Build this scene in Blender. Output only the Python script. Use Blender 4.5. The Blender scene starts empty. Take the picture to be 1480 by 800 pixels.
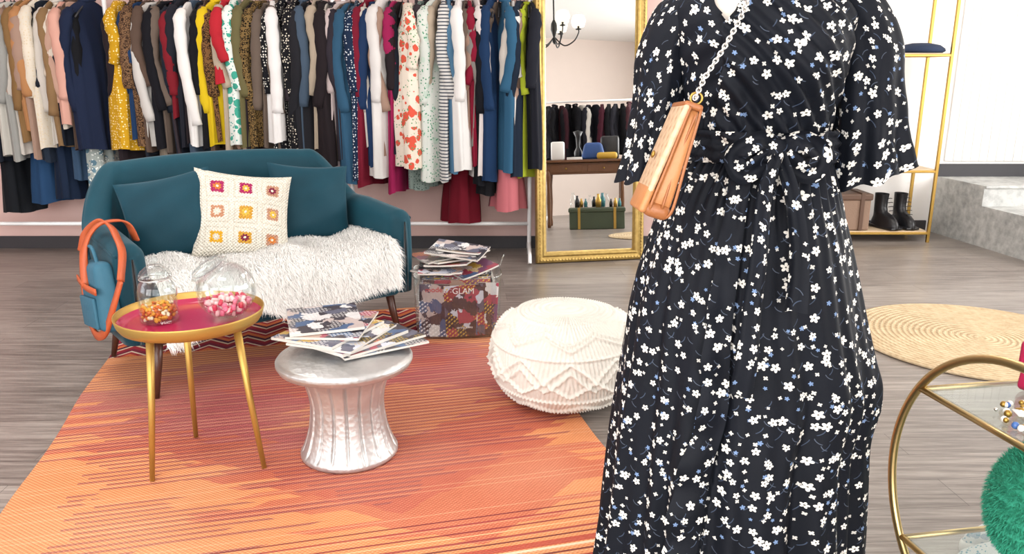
import bpy, bmesh, math, random
import numpy as np
from mathutils import Vector, Matrix, Euler
random.seed(7); RNG=np.random.RandomState(5)
pi=math.pi
sc=bpy.context.scene
sc.view_settings.view_transform='Standard'

# ------------------------------------------------------------------ helpers
def hx(s):
    s=s.lstrip('#'); c=[int(s[i:i+2],16)/255 for i in (0,2,4)]
    return tuple((x/12.92 if x<=.04045 else ((x+.055)/1.055)**2.4) for x in c)+(1,)

class NT:
    def __init__(s,name):
        s.mat=bpy.data.materials.new(name); s.mat.use_nodes=True
        s.nt=s.mat.node_tree; s.n=s.nt.nodes; s.l=s.nt.links
        s.b=s.n['Principled BSDF']; s.out=s.n['Material Output']
    def put(s,sock,v):
        if isinstance(v,bpy.types.NodeSocket): s.l.new(v,sock)
        elif v is not None: sock.default_value=v
    def m(s,op,a,b=None,c=None,clamp=False):
        n=s.n.new('ShaderNodeMath'); n.operation=op; n.use_clamp=clamp
        s.put(n.inputs[0],a)
        if b is not None: s.put(n.inputs[1],b)
        if c is not None: s.put(n.inputs[2],c)
        return n.outputs[0]
    def vm(s,op,a,b=None,scale=None):
        n=s.n.new('ShaderNodeVectorMath'); n.operation=op
        s.put(n.inputs[0],a)
        if b is not None: s.put(n.inputs[1],b)
        if scale is not None: s.put(n.inputs['Scale'],scale)
        return n.outputs['Value'] if op in('LENGTH','DOT_PRODUCT') else n.outputs[0]
    def mix(s,f,a,b,mode='MIX'):
        n=s.n.new('ShaderNodeMix'); n.data_type='RGBA'; n.blend_type=mode
        s.put(n.inputs[0],f); s.put(n.inputs[6],a); s.put(n.inputs[7],b)
        return n.outputs[2]
    def co(s,k='Object'):
        return s.n.new('ShaderNodeTexCoord').outputs[k]
    def mp(s,v,scale=(1,1,1),loc=(0,0,0),rot=(0,0,0)):
        n=s.n.new('ShaderNodeMapping'); s.l.new(v,n.inputs[0])
        n.inputs['Scale'].default_value=scale; n.inputs['Location'].default_value=loc; n.inputs['Rotation'].default_value=rot
        return n.outputs[0]
    def noise(s,v,scale=5,det=3,rough=.5,col=False):
        n=s.n.new('ShaderNodeTexNoise'); s.l.new(v,n.inputs['Vector']); n.inputs['Scale'].default_value=scale
        n.inputs['Detail'].default_value=det; n.inputs['Roughness'].default_value=rough
        return n.outputs['Color' if col else 'Fac']
    def vor(s,v,scale=5,dim='3D',feat='F1',rnd=1.0):
        n=s.n.new('ShaderNodeTexVoronoi'); n.voronoi_dimensions=dim; n.feature=feat
        s.l.new(v,n.inputs['Vector']); n.inputs['Scale'].default_value=scale; n.inputs['Randomness'].default_value=rnd
        return n
    def sep(s,v):
        n=s.n.new('ShaderNodeSeparateXYZ'); s.l.new(v,n.inputs[0]); return n.outputs
    def comb(s,x,y,z=0.0):
        n=s.n.new('ShaderNodeCombineXYZ'); s.put(n.inputs[0],x);s.put(n.inputs[1],y);s.put(n.inputs[2],z); return n.outputs[0]
    def ramp(s,f,stops,const=False):
        n=s.n.new('ShaderNodeValToRGB'); s.l.new(f,n.inputs[0]); e=n.color_ramp.elements
        if const: n.color_ramp.interpolation='CONSTANT'
        while len(e)<len(stops): e.new(.5)
        for i,(p,c) in enumerate(stops): e[i].position=p; e[i].color=c
        return n.outputs[0]
    def wn(s,v,dim='3D'):
        n=s.n.new('ShaderNodeTexWhiteNoise'); n.noise_dimensions=dim
        s.l.new(v,n.inputs['W' if dim=='1D' else 'Vector']); return n.outputs
    def bump(s,h,st=.3,dist=.01):
        n=s.n.new('ShaderNodeBump'); s.l.new(h,n.inputs['Height']); n.inputs['Strength'].default_value=st; n.inputs['Distance'].default_value=dist
        s.l.new(n.outputs[0],s.b.inputs['Normal'])
    def fin(s,col=None,rough=.6,metal=0,spec=None,sheen=None):
        if col is not None: s.put(s.b.inputs['Base Color'],col)
        s.put(s.b.inputs['Roughness'],rough); s.b.inputs['Metallic'].default_value=metal
        if spec is not None: s.b.inputs['Specular IOR Level'].default_value=spec
        if sheen: s.b.inputs['Sheen Weight'].default_value=sheen; s.b.inputs['Sheen Roughness'].default_value=.35
        return s.mat

def simple(name,col,rough=.5,metal=0,bs=0,bst=.2,var=.08,spec=None,sheen=None,bd=.01):
    t=NT(name); c=hx(col) if isinstance(col,str) else col
    v=t.co()
    nz=t.noise(v,6,3)
    dark=tuple(x*(1-var*2) for x in c[:3])+(1,)
    lite=tuple(min(1,x*(1+var)) for x in c[:3])+(1,)
    cc=t.mix(nz,dark,lite)
    if bs: t.bump(t.noise(v,bs,4),bst,bd)
    return t.fin(cc,rough,metal,spec,sheen)

class MB:
    def __init__(s): s.v=[];s.f=[];s.m=[];s.s=[];s.uv=[]
    def add(s,vs,fs,mi=0,M=None,smooth=True,uv=None):
        o=len(s.v)
        if M is not None: vs=[tuple(M@Vector(v)) for v in vs]
        s.v+= [tuple(v) for v in vs]
        for f in fs:
            s.f.append(tuple(i+o for i in f)); s.m.append(mi); s.s.append(smooth)
        s.uv += (list(uv) if uv is not None else [(v[0],v[2]) for v in vs])
        return s
    def build(s,name,mats,parent=None,loc=(0,0,0),rot=(0,0,0)):
        me=bpy.data.meshes.new(name); me.from_pydata(s.v,[],s.f); 
        for m in mats: me.materials.append(m)
        me.polygons.foreach_set('material_index',s.m); me.polygons.foreach_set('use_smooth',s.s)
        ul=me.uv_layers.new(name='UVMap')
        li=np.zeros(len(me.loops),dtype=np.int32); me.loops.foreach_get('vertex_index',li)
        ul.data.foreach_set('uv',np.array(s.uv,dtype=np.float32)[li].ravel())
        me.update()
        o=bpy.data.objects.new(name,me); sc.collection.objects.link(o)
        o.location=loc; o.rotation_euler=rot
        if parent: o.parent=parent
        return o

def empty(name,loc=(0,0,0),rot=(0,0,0)):
    o=bpy.data.objects.new(name,None); sc.collection.objects.link(o); o.location=loc;o.rotation_euler=rot
    o.empty_display_size=.1
    return o
def T(x=0,y=0,z=0,rx=0,ry=0,rz=0,s=1):
    return Matrix.Translation((x,y,z))@Euler((rx,ry,rz)).to_matrix().to_4x4()@Matrix.Scale(s,4)
_rb={}
def rbox(sx,sy,sz,b=.005,seg=2):
    k=(sx,sy,sz,b,seg)
    if k in _rb: return _rb[k]
    bm=bmesh.new(); bmesh.ops.create_cube(bm,size=1)
    for v in bm.verts: v.co=Vector((v.co.x*sx,v.co.y*sy,v.co.z*sz))
    if b>0: bmesh.ops.bevel(bm,geom=bm.edges[:],offset=min(b,.49*min(sx,sy,sz)),segments=seg,profile=.5,affect='EDGES')
    bm.verts.index_update()
    r=([tuple(v.co) for v in bm.verts],[tuple(v.index for v in f.verts) for f in bm.faces]); bm.free(); _rb[k]=r
    return r
def grid_faces(nr,nc,close=True,off=0):
    f=[]
    for i in range(nr-1):
        for j in range(nc if close else nc-1):
            a=i*nc+j;b=i*nc+(j+1)%nc
            f.append((a+off,b+off,b+nc+off,a+nc+off))
    return f
def lathe(prof,n=40,fn=None):
    vs=[]
    for i,(r,z) in enumerate(prof):
        for j in range(n):
            a=2*pi*j/n; rr=r*(fn(a,z,r) if fn else 1)
            vs.append((rr*math.cos(a),rr*math.sin(a),z))
    return vs,grid_faces(len(prof),n)
def tube(pts,r=.01,n=8,closed=False,flat=1.0,cap=True):
    P=[Vector(p) for p in pts]; N=len(P); R=r if isinstance(r,(list,tuple)) else [r]*N
    vs=[]; up=None
    for i in range(N):
        if closed: t=P[(i+1)%N]-P[i-1]
        else: t=P[min(i+1,N-1)]-P[max(i-1,0)]
        t.normalize()
        if up is None:
            up=Vector((0,0,1)) if abs(t.z)<.9 else Vector((1,0,0))
        s=t.cross(up); s.normalize(); up=s.cross(t); up.normalize()
        for j in range(n):
            a=2*pi*j/n; vs.append(tuple(P[i]+s*(R[i]*math.cos(a))+up*(R[i]*flat*math.sin(a))))
    f=grid_faces(N,n)
    if closed:
        for j in range(n): f.append(((N-1)*n+j,(N-1)*n+(j+1)%n,(j+1)%n,j))
    elif cap:
        f.append(tuple(range(n))[::-1]); f.append(tuple((N-1)*n+j for j in range(n)))
    return vs,f
def smooth_path(pts,k=8):
    P=[Vector(p) for p in pts]; out=[]
    for i in range(len(P)-1):
        p0=P[max(i-1,0)];p1=P[i];p2=P[i+1];p3=P[min(i+2,len(P)-1)]
        for j in range(k):
            t=j/k
            out.append(.5*((2*p1)+(p2-p0)*t+(2*p0-5*p1+4*p2-p3)*t*t+(3*p1-p0-3*p2+p3)*t**3))
    out.append(P[-1]); return out
def ball(r,n=12,m=8,sq=(1,1,1)):
    vs=[];
    for i in range(m+1):
        ph=pi*i/m
        for j in range(n):
            a=2*pi*j/n; vs.append((r*sq[0]*math.sin(ph)*math.cos(a),r*sq[1]*math.sin(ph)*math.sin(a),r*sq[2]*math.cos(ph)))
    return vs,grid_faces(m+1,n)
def sst(a,b,x):
    t=min(1,max(0,(x-a)/(b-a))); return t*t*(3-2*t)

# ------------------------------------------------------------------ camera
H=1.27
cd=bpy.data.cameras.new('camera'); cam=bpy.data.objects.new('camera',cd); sc.collection.objects.link(cam)
cd.sensor_width=36; cd.lens=36*1150/1480; cam.location=(0,0,H); cam.rotation_euler=(math.radians(90-14.5),0,0)
cd.clip_start=.02
sc.camera=cam

# ------------------------------------------------------------------ room materials
def mat_floor():
    t=NT('grey_wood_vinyl'); v=t.co()
    br=t.n.new('ShaderNodeTexBrick'); t.l.new(t.mp(v,(1,1,1),rot=(0,0,math.radians(-4))),br.inputs['Vector'])
    br.offset=.37; br.inputs['Scale'].default_value=1; br.inputs['Brick Width'].default_value=1.25; br.inputs['Row Height'].default_value=.165
    br.inputs['Mortar Size'].default_value=.0012; br.inputs['Mortar Smooth'].default_value=.3
    br.inputs['Color1'].default_value=(.2,.2,.2,1); br.inputs['Color2'].default_value=(.8,.8,.8,1); br.inputs['Mortar'].default_value=(.0,.0,.0,1)
    g=t.noise(t.mp(v,(1.2,22,1),rot=(0,0,math.radians(-4))),2.2,8,.68)
    g2=t.noise(t.mp(v,(3,60,1),rot=(0,0,math.radians(-4))),3,5,.6)
    k=t.m('ADD',t.m('MULTIPLY',g,.75),t.m('MULTIPLY',g2,.25))
    k=t.m('ADD',k,t.m('MULTIPLY',t.m('SUBTRACT',br.outputs['Color'],.5),.14))
    c=t.ramp(k,[(.3,hx('#554d49')),(.45,hx('#766d67')),(.56,hx('#908780')),(.7,hx('#aaa199'))])
    c=t.mix(t.m('MULTIPLY',br.outputs['Fac'],.75),c,hx('#3a3532'))
    t.bump(k,.12,.004)
    return t.fin(c,t.m('ADD',t.m('MULTIPLY',g,.2),.22),0,.55)
M_floor=mat_floor()
M_pink=simple('blush_plaster','#dcbcb5',.85,bs=60,bst=.05,var=.02)
M_white=simple('white_plaster','#f3f1ee',.8,bs=60,bst=.05,var=.015)
M_warm=simple('warm_white_plaster','#eadbd2',.8,bs=60,bst=.05,var=.015)
M_ceil=simple('ceiling_paint','#f3f1ee',.9,var=.01)
M_base=simple('dark_baseboard','#3b3a3e',.5)
M_wtrim=simple('white_trim','#f0f0ee',.4)
def slab(name,x0,x1,y0,y1,z0,z1,mat,b=0):
    vs,fs=rbox(x1-x0,y1-y0,z1-z0,b)
    return MB().add(vs,fs,smooth=False).build(name,[mat],loc=((x0+x1)/2,(y0+y1)/2,(z0+z1)/2))
XL,XR,YF,YB,YR,ZC=-5.0,5.2,-1.3,5.78,6.42,2.75
slab('floor',XL-.1,XR+.1,YF-.1,YR+.1,-.1,0,M_floor)
slab('ceiling',XL-.1,XR+.1,YF-.1,YR+.1,ZC,ZC+.1,M_ceil)
slab('wall_back',XL,1.12,YB,YB+.12,0,ZC,M_pink)
slab('wall_return',1.0,1.12,YB+.12,YR,0,ZC,M_white)
slab('wall_recess',1.0,XR,YR,YR+.12,0,ZC,M_white)
slab('baseboard_back',XL,1.12,YB-.02,YB-.001,0,.09,M_base)
slab('baseboard_recess',1.13,3.38,YR-.02,YR-.001,0,.09,M_base)
slab('baseboard_landing',3.42,XR,YR-.03,YR-.001,.45,.55,M_base)

def wall_with_openings(name,axis,pos,a0,a1,ops,mat,th=.12):
    mb=MB(); cur=a0
    def put(p0,p1,z0,z1):
        if p1-p0<=1e-4 or z1-z0<=1e-4: return
        if axis=='y': vs,fs=rbox(p1-p0,th,z1-z0,0); M=T((p0+p1)/2,pos,(z0+z1)/2)
        else: vs,fs=rbox(th,p1-p0,z1-z0,0); M=T(pos,(p0+p1)/2,(z0+z1)/2)
        mb.add(vs,fs,0,M,False)
    for (p0,p1,z0,z1) in ops:
        put(cur,p0,0,ZC); put(p0,p1,0,z0); put(p0,p1,z1,ZC); cur=p1
    put(cur,a1,0,ZC)
    return mb.build(name,[mat])
front_ops=[(-4.4,-1.6,.35,2.5),(-1.3,1.5,.35,2.5)]
right_ops=[(.6,2.4,.7,2.45),(2.8,5.0,.7,2.45)]
left_ops=[(-.6,2.0,.6,2.45)]
wall_with_openings('wall_front','y',YF-.06,XL,XR,front_ops,M_warm)
wall_with_openings('wall_right','x',XR+.06,YF,YR,right_ops,M_white)
wall_with_openings('wall_left','x',XL-.06,YF,YB,left_ops,M_pink)
wi=0
def window(axis,pos,op):
    global wi; wi+=1
    p0,p1,z0,z1=op; mb=MB(); w=p1-p0;h=z1-z0; fr=.05
    for (c,cz,sw,sh) in [((p0+p1)/2,z0+fr/2,w,fr),((p0+p1)/2,z1-fr/2,w,fr),(p0+fr/2,(z0+z1)/2,fr,h-2*fr),(p1-fr/2,(z0+z1)/2,fr,h-2*fr),((p0+p1)/2,(z0+z1)/2,fr,h-2*fr)]:
        if axis=='y': vs,fs=rbox(sw,.06,sh,.004); M=T(c,pos,cz)
        else: vs,fs=rbox(.06,sw,sh,.004); M=T(pos,c,cz)
        mb.add(vs,fs,0,M,False)
    mb.build('window_%d'%wi,[M_wtrim])
def area(name,loc,rot,sx,sy,e,col=(1,1,1)):
    l=bpy.data.lights.new(name,'AREA'); l.shape='RECTANGLE'; l.size=sx;l.size_y=sy;l.energy=e;l.color=col
    o=bpy.data.objects.new(name,l); sc.collection.objects.link(o); o.location=loc;o.rotation_euler=rot; return o
for op in front_ops:
    window('y',YF-.06,op); area('daylight_shopfront',((op[0]+op[1])/2,YF-.2,(op[2]+op[3])/2),(math.radians(90),0,0),op[1]-op[0],op[3]-op[2],126,(1,.985,.965))
for op in right_ops:
    window('x',XR+.06,op); area('daylight_side',(XR+.2,(op[0]+op[1])/2,(op[2]+op[3])/2),(math.radians(90),0,math.radians(90)),op[1]-op[0],op[3]-op[2],140,(1,.98,.96))
for op in left_ops:
    window('x',XL-.06,op); area('daylight_left',(XL-.2,(op[0]+op[1])/2,(op[2]+op[3])/2),(math.radians(90),0,math.radians(-90)),op[1]-op[0],op[3]-op[2],38,(.93,.97,1))
M_em=NT('fill_panel_glow'); M_em.b.inputs['Emission Color'].default_value=(1,.98,.95,1); M_em.b.inputs['Emission Strength'].default_value=1.5; M_em=M_em.fin((.9,.9,.9,1),.5)  # glowing face of the added ceiling fill panels
for (x,y) in [(-2.2,3.6),(1.6,4.4),(-1,1.2)]:  # made-up ceiling fixtures with area lights, added as ambient fill
    mb=MB(); mb.add(*rbox(1.25,.65,.04,.004),0,T(0,0,.0),False); mb.add(*rbox(1.18,.58,.01,.002),1,T(0,0,-.022),False)
    mb.build('added_fill_panel',[M_wtrim,M_em],loc=(x,y,ZC-.021))
    area('added_fill_light',(x,y,ZC-.06),(0,0,0),1.15,.55,23,(1,.975,.94))
w=bpy.data.worlds.new('World'); sc.world=w; w.use_nodes=True
w.node_tree.nodes['Background'].inputs[0].default_value=(.88,.94,1,1); w.node_tree.nodes['Background'].inputs[1].default_value=1.1

# landing and steps at right
def mat_stone():
    t=NT('grey_stone_step'); v=t.co(); n=t.noise(v,18,6,.6); n2=t.noise(v,3,3)
    c=t.ramp(t.m('ADD',t.m('MULTIPLY',n,.6),t.m('MULTIPLY',n2,.4)),[(.35,hx('#8f908f')),(.6,hx('#c3c4c1'))]); t.bump(n,.2,.004)
    return t.fin(c,.6)
Ms=mat_stone(); mb=MB()
prof=[(5.0,0),(5.0,.15),(5.4,.15),(5.4,.30),(5.85,.30),(5.85,.45),(6.41,.45),(6.41,0)]
x0,x1=3.42,5.19
def stepx(y): return x0+ (6.41-y)*.12
vs=[(stepx(y),y,z) for y,z in prof]+[(x1,y,z) for y,z in prof]; n=len(prof)
fs=[tuple(range(n)),tuple(range(2*n-1,n-1,-1))]+[(i,i+n,(i+1)%n+n,(i+1)%n) for i in range(n)]
mb.add(vs,fs,0,None,False)
for (y,z) in [(5.0,.15),(5.4,.30),(5.85,.45)]:
    mb.add(*rbox(x1-stepx(y)-.01,.03,.02,.004),0,T((x1+stepx(y))/2,y+.0,z-.008),False)
mb.build('stone_steps',[Ms])
mb=MB(); 
for i in range(24): mb.add(*rbox(.066,.012,2.1,.004,2),0,T(3.5+i*.068,0,1.62),True)
mb.build('fluted_wall_panel',[M_white],loc=(0,YR-.008,0))

# ------------------------------------------------------------------ kilim rug
def mat_kilim(W,L):
    t=NT('kilim_weave'); v=t.co(); s=t.sep(v); a=s[0]; b=s[1]
    row2=t.m('FLOOR',t.m('MULTIPLY',b,36)); r2=t.wn(t.m('ADD',row2,77.3),'1D')['Value']; r3=t.wn(t.m('ADD',row2,13.9),'1D')['Value']
    n=t.noise(t.mp(v,(4,70,1)),3,5,.7); big=t.noise(v,1.6,2)
    orange=t.mix(n,hx('#c8733f'),hx('#e2a074'))
    redc=t.mix(n,hx('#a5463c'),hx('#c66a56'))
    pink=t.mix(n,hx('#98404a'),hx('#b9686a'))
    mauve=t.mix(n,hx('#70323e'),hx('#985256'))
    def flame(c0,h,wmax,jit,rr,cx):
        d=t.m('SUBTRACT',1.0,t.m('DIVIDE',t.m('ABSOLUTE',t.m('SUBTRACT',b,c0)),h),clamp=True)
        wd=t.m('MULTIPLY',d,t.m('ADD',wmax-jit*.5,t.m('MULTIPLY',rr,jit)))
        return t.m('LESS_THAN',t.m('ABSOLUTE',t.m('SUBTRACT',a,cx)),wd)
    c=orange
    c=t.mix(t.m('MULTIPLY',flame(1.20,.85,1.25,.6,r2,.20),.85),c,redc)
    c=t.mix(t.m('MULTIPLY',flame(1.45,.72,1.1,.7,r3,.08),.85),c,pink)
    c=t.mix(t.m('MULTIPLY',flame(1.60,.30,.55,.4,r2,-.05),.75),c,redc)
    c=t.mix(t.m('MULTIPLY',flame(1.12,.26,.55,.5,r2,.30),.65),c,orange)
    c=t.mix(t.m('MULTIPLY',flame(1.95,.16,.9,.4,r3,.0),.6),c,orange)
    c=t.mix(t.m('MULTIPLY',flame(.50,.36,.75,.6,r3,.40),.7),c,redc)
    every=t.m('LESS_THAN',t.m('FRACT',t.m('MULTIPLY',b,36)),.40)
    def side(c0,h,rr):
        d=t.m('SUBTRACT',1.0,t.m('DIVIDE',t.m('ABSOLUTE',t.m('SUBTRACT',b,c0)),h),clamp=True)
        wd=t.m('MULTIPLY',d,t.m('ADD',.35,t.m('MULTIPLY',rr,.9)))
        g=t.m('ADD',a,.80)
        return t.m('MULTIPLY',t.m('LESS_THAN',g,wd),t.m('GREATER_THAN',g,t.m('MULTIPLY',rr,.12)))
    zone=t.m('MAXIMUM',t.m('MAXIMUM',side(.42,.28,r2),side(.95,.32,r3)),t.m('MAXIMUM',flame(1.15,.75,1.1,.8,r3,.15),flame(1.75,.50,1.2,.6,r2,.0)))
    th=t.m('MULTIPLY',every,zone)
    c=t.mix(t.m('MULTIPLY',th,.72),c,mauve)
    lt=t.m('MULTIPLY',t.m('LESS_THAN',t.m('FRACT',t.m('ADD',t.m('MULTIPLY',b,36),.5)),.22),t.m('GREATER_THAN',r3,.45))
    c=t.mix(t.m('MULTIPLY',lt,.32),c,hx('#e8b48c'))
    c=t.mix(t.m('MULTIPLY',t.m('SUBTRACT',big,.42,clamp=True),.7),c,hx('#dfb595'))
    wv=t.m('MULTIPLY',t.m('SINE',t.m('MULTIPLY',a,460)),t.m('SINE',t.m('MULTIPLY',b,452)))
    c=t.mix(t.m('MULTIPLY',t.m('GREATER_THAN',wv,.3),.22),c,hx('#7a3f30'))
    c=t.mix(t.m('MULTIPLY',t.m('LESS_THAN',wv,-.45),.15),c,hx('#f6cfa8'))
    def band(y0,y1): return t.m('MULTIPLY',t.m('GREATER_THAN',b,y0),t.m('LESS_THAN',b,y1))
    for (y0,y1,cc) in [(.015,.03,'#8a2c34'),(.05,.058,'#5b2430'),(.075,.085,'#e4cdb0'),(.09,.115,'#a8463e'),(.13,.137,'#5b2430'),(.155,.165,'#8f3c40'),(.185,.190,'#e0b285'),(.205,.212,'#7a3038'),(.245,.252,'#8f3c40'),(.275,.281,'#6a2a34')]:
        c=t.mix(t.m('MULTIPLY',band(y0,y1),.85),c,hx(cc))
    far=band(L-.46,L-.03)
    zz=t.m('PINGPONG',a,.085); k=t.m('FRACT',t.m('MULTIPLY',t.m('ADD',b,zz),5.2))
    zc=t.ramp(k,[(0,hx('#98303a')),(.18,hx('#d9c2a8')),(.27,hx('#4f2a3c')),(.42,hx('#cf7248')),(.60,hx('#a83c40')),(.74,hx('#e0cdb8')),(.82,hx('#7a2f40'))],True)
    c=t.mix(far,c,zc)
    t.bump(wv,.4,.003)
    return t.fin(c,.95,0,.1)
RL=2.46;RW=1.88
mb=MB(); nx,ny=60,80; vs=[]
for i in range(ny+1):
    for j in range(nx+1):
        x=(j/nx-.5)*RW;y=i/ny*RL
        ex=.006*math.sin(y*7)*(1 if abs(x)>.9 else .3)
        vs.append((x+ex,y,.006+.001*math.sin(x*9+y*5)*math.sin(y*11)))
fs=grid_faces(ny+1,nx+1,False); 
mb.add(vs,fs)
low=[(x,y,.001) for x,y,z in vs]; mb.add(low,[f[::-1] for f in fs])
for k in range(110):
    x=(k/109-.5)*(RW-.02)
    mb.add(*tube([(x,0,.006),(x+random.uniform(-.01,.01),-.025,.004),(x+random.uniform(-.015,.015),-.05,.003)],.0022,4),1)
ang=math.atan2(.25,.968)
rug_origin=(Vector((.968,.25,0))*.01+Vector((-.25,.968,0))*1.76)
M_fr=simple('cream_fringe','#e9d4b4',.9)
mb.build('kilim_rug',[mat_kilim(RW,RL),M_fr],loc=(rug_origin.x,rug_origin.y,.001),rot=(0,0,ang))

def mat_jute():
    t=NT('braided_jute'); v=t.co(); s=t.sep(v)
    r=t.vm('LENGTH',v); a=t.m('ARCTAN2',s[1],s[0])
    k=t.m('SINE',t.m('ADD',t.m('MULTIPLY',r,240),a)); br=t.m('SINE',t.m('ADD',t.m('MULTIPLY',a,t.m('MULTIPLY',r,180)),t.m('MULTIPLY',k,2)))
    h=t.m('ADD',t.m('MULTIPLY',k,.7),t.m('MULTIPLY',br,.25)); n=t.noise(v,30,4)
    c=t.mix(t.m('ADD',t.m('MULTIPLY',h,.25),n,clamp=True),hx('#a38a68'),hx('#d6c2a2'))
    t.bump(h,.6,.006); return t.fin(c,.95,0,.1)
vs,fs=lathe([(.002,.013)]+[(.59*i/46,.012+.0025*abs(math.sin(i*pi/2))) for i in range(1,47)]+[(.595,.006),(.592,.001),(.002,.001)],72)
MB().add(vs,fs).build('round_jute_rug',[mat_jute()],loc=(2.28,3.68,.001))

# ------------------------------------------------------------------ sofa
def mat_velvet(name,c0,c1):
    t=NT(name); v=t.co(); n=t.noise(v,5,4,.6); n2=t.noise(v,220,2)
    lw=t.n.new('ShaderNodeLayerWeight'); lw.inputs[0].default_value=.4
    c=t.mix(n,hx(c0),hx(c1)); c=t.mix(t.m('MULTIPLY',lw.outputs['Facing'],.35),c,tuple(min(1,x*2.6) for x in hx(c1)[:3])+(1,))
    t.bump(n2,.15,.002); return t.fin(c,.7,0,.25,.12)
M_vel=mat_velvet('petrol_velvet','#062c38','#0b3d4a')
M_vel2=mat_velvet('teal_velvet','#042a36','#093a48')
M_wood=simple('walnut_leg','#4a2a1e',.35,bs=30)
SYAW=math.radians(40); SL=(-1.185,3.56,.009)
sofa=empty('loveseat_sofa',SL,(0,0,SYAW))
def build_shell():
    hw=.60; yb=.29; yf=-.34; R=.17; th=.055
    pts=[]; 
    def addp(x,y,nx,ny,back,d): pts.append((x,y,nx,ny,back,d))
    n1=26
    la=(yb-R)-yf
    for i in range(n1):
        e=(i/(n1-1)); y=yf+la*(e**1.6); addp(-hw,y,-1,0,0,y-yf)
    for i in range(1,18):
        a=pi/2*i/18; addp(-hw+R-R*math.cos(a),yb-R+R*math.sin(a),-math.cos(a),math.sin(a),i/18,1)
    for i in range(30):
        addp(-hw+R+(2*hw-2*R)*i/29,yb,0,1,1,1)
    L=[(-x,y,-nx,ny,b,d) for x,y,nx,ny,b,d in pts[:n1+17]][::-1]
    pts=pts+L
    vs=[]
    for (x,y,nx,ny,bk,d) in pts:
        b=sst(.05,.85,bk); h=.655+.22*b; 
        if bk>=1: h=.875+.018*(1-(x/.43)**2)
        q=1.0
        if d<.055: q=math.sqrt(max(0,1-((.055-d)/.055)**2)); h-= .05*(1-q)
        if d<.35: h-=.03*(1-d/.35)
        t=th*max(q,.06); z0=.235
        cs=[]
        for k in range(9): cs.append((t,z0+(h-t-z0)*k/8))
        for k in range(1,12): a=pi*k/12; cs.append((t*math.cos(a),h-t+t*math.sin(a)))
        for k in range(10): cs.append((-t,(h-t)+(z0-(h-t))*k/9))
        for (o,z) in cs:
            lean=.11*(z-.3)*sst(0,1,bk); flare=.01*(z-.3)*(1-bk)
            puff=.006*math.sin(pi*min(1,max(0,(z-z0)/(h-z0))))
            oo=o+(puff if o>0 else -puff)
            vs.append((x+nx*(oo+flare),y+ny*oo+lean,z))
    nc=len(cs); fs=grid_faces(len(pts),nc,True)
    fs.append(tuple(range(nc))); fs.append(tuple((len(pts)-1)*nc+k for k in range(nc))[::-1])
    seam=[Vector(vs[i*nc+9])*1 for i in range(4,len(pts)-4)]
    return vs,fs,seam
vs,fs,seam=build_shell()
mb=MB(); mb.add(vs,fs); mb.add(*tube(seam,.0045,6))
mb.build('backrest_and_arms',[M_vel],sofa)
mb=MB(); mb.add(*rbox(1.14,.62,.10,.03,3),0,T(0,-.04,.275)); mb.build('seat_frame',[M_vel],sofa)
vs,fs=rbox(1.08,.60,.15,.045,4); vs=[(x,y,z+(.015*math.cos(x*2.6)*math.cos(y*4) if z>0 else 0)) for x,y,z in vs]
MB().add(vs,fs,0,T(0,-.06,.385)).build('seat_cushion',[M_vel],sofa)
mb=MB()
for (x,y) in [(-.53,-.29),(.53,-.29),(-.53,.28),(.53,.28)]:
    sx=.04 if x>0 else -.04; sy=.03 if y>0 else -.03
    mb.add(*tube([(x+sx,y+sy,0),(x+sx*.4,y+sy*.4,.13),(x,y,.25)],[.011,.017,.022],12))
mb.build('legs',[M_wood],sofa)

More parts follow.
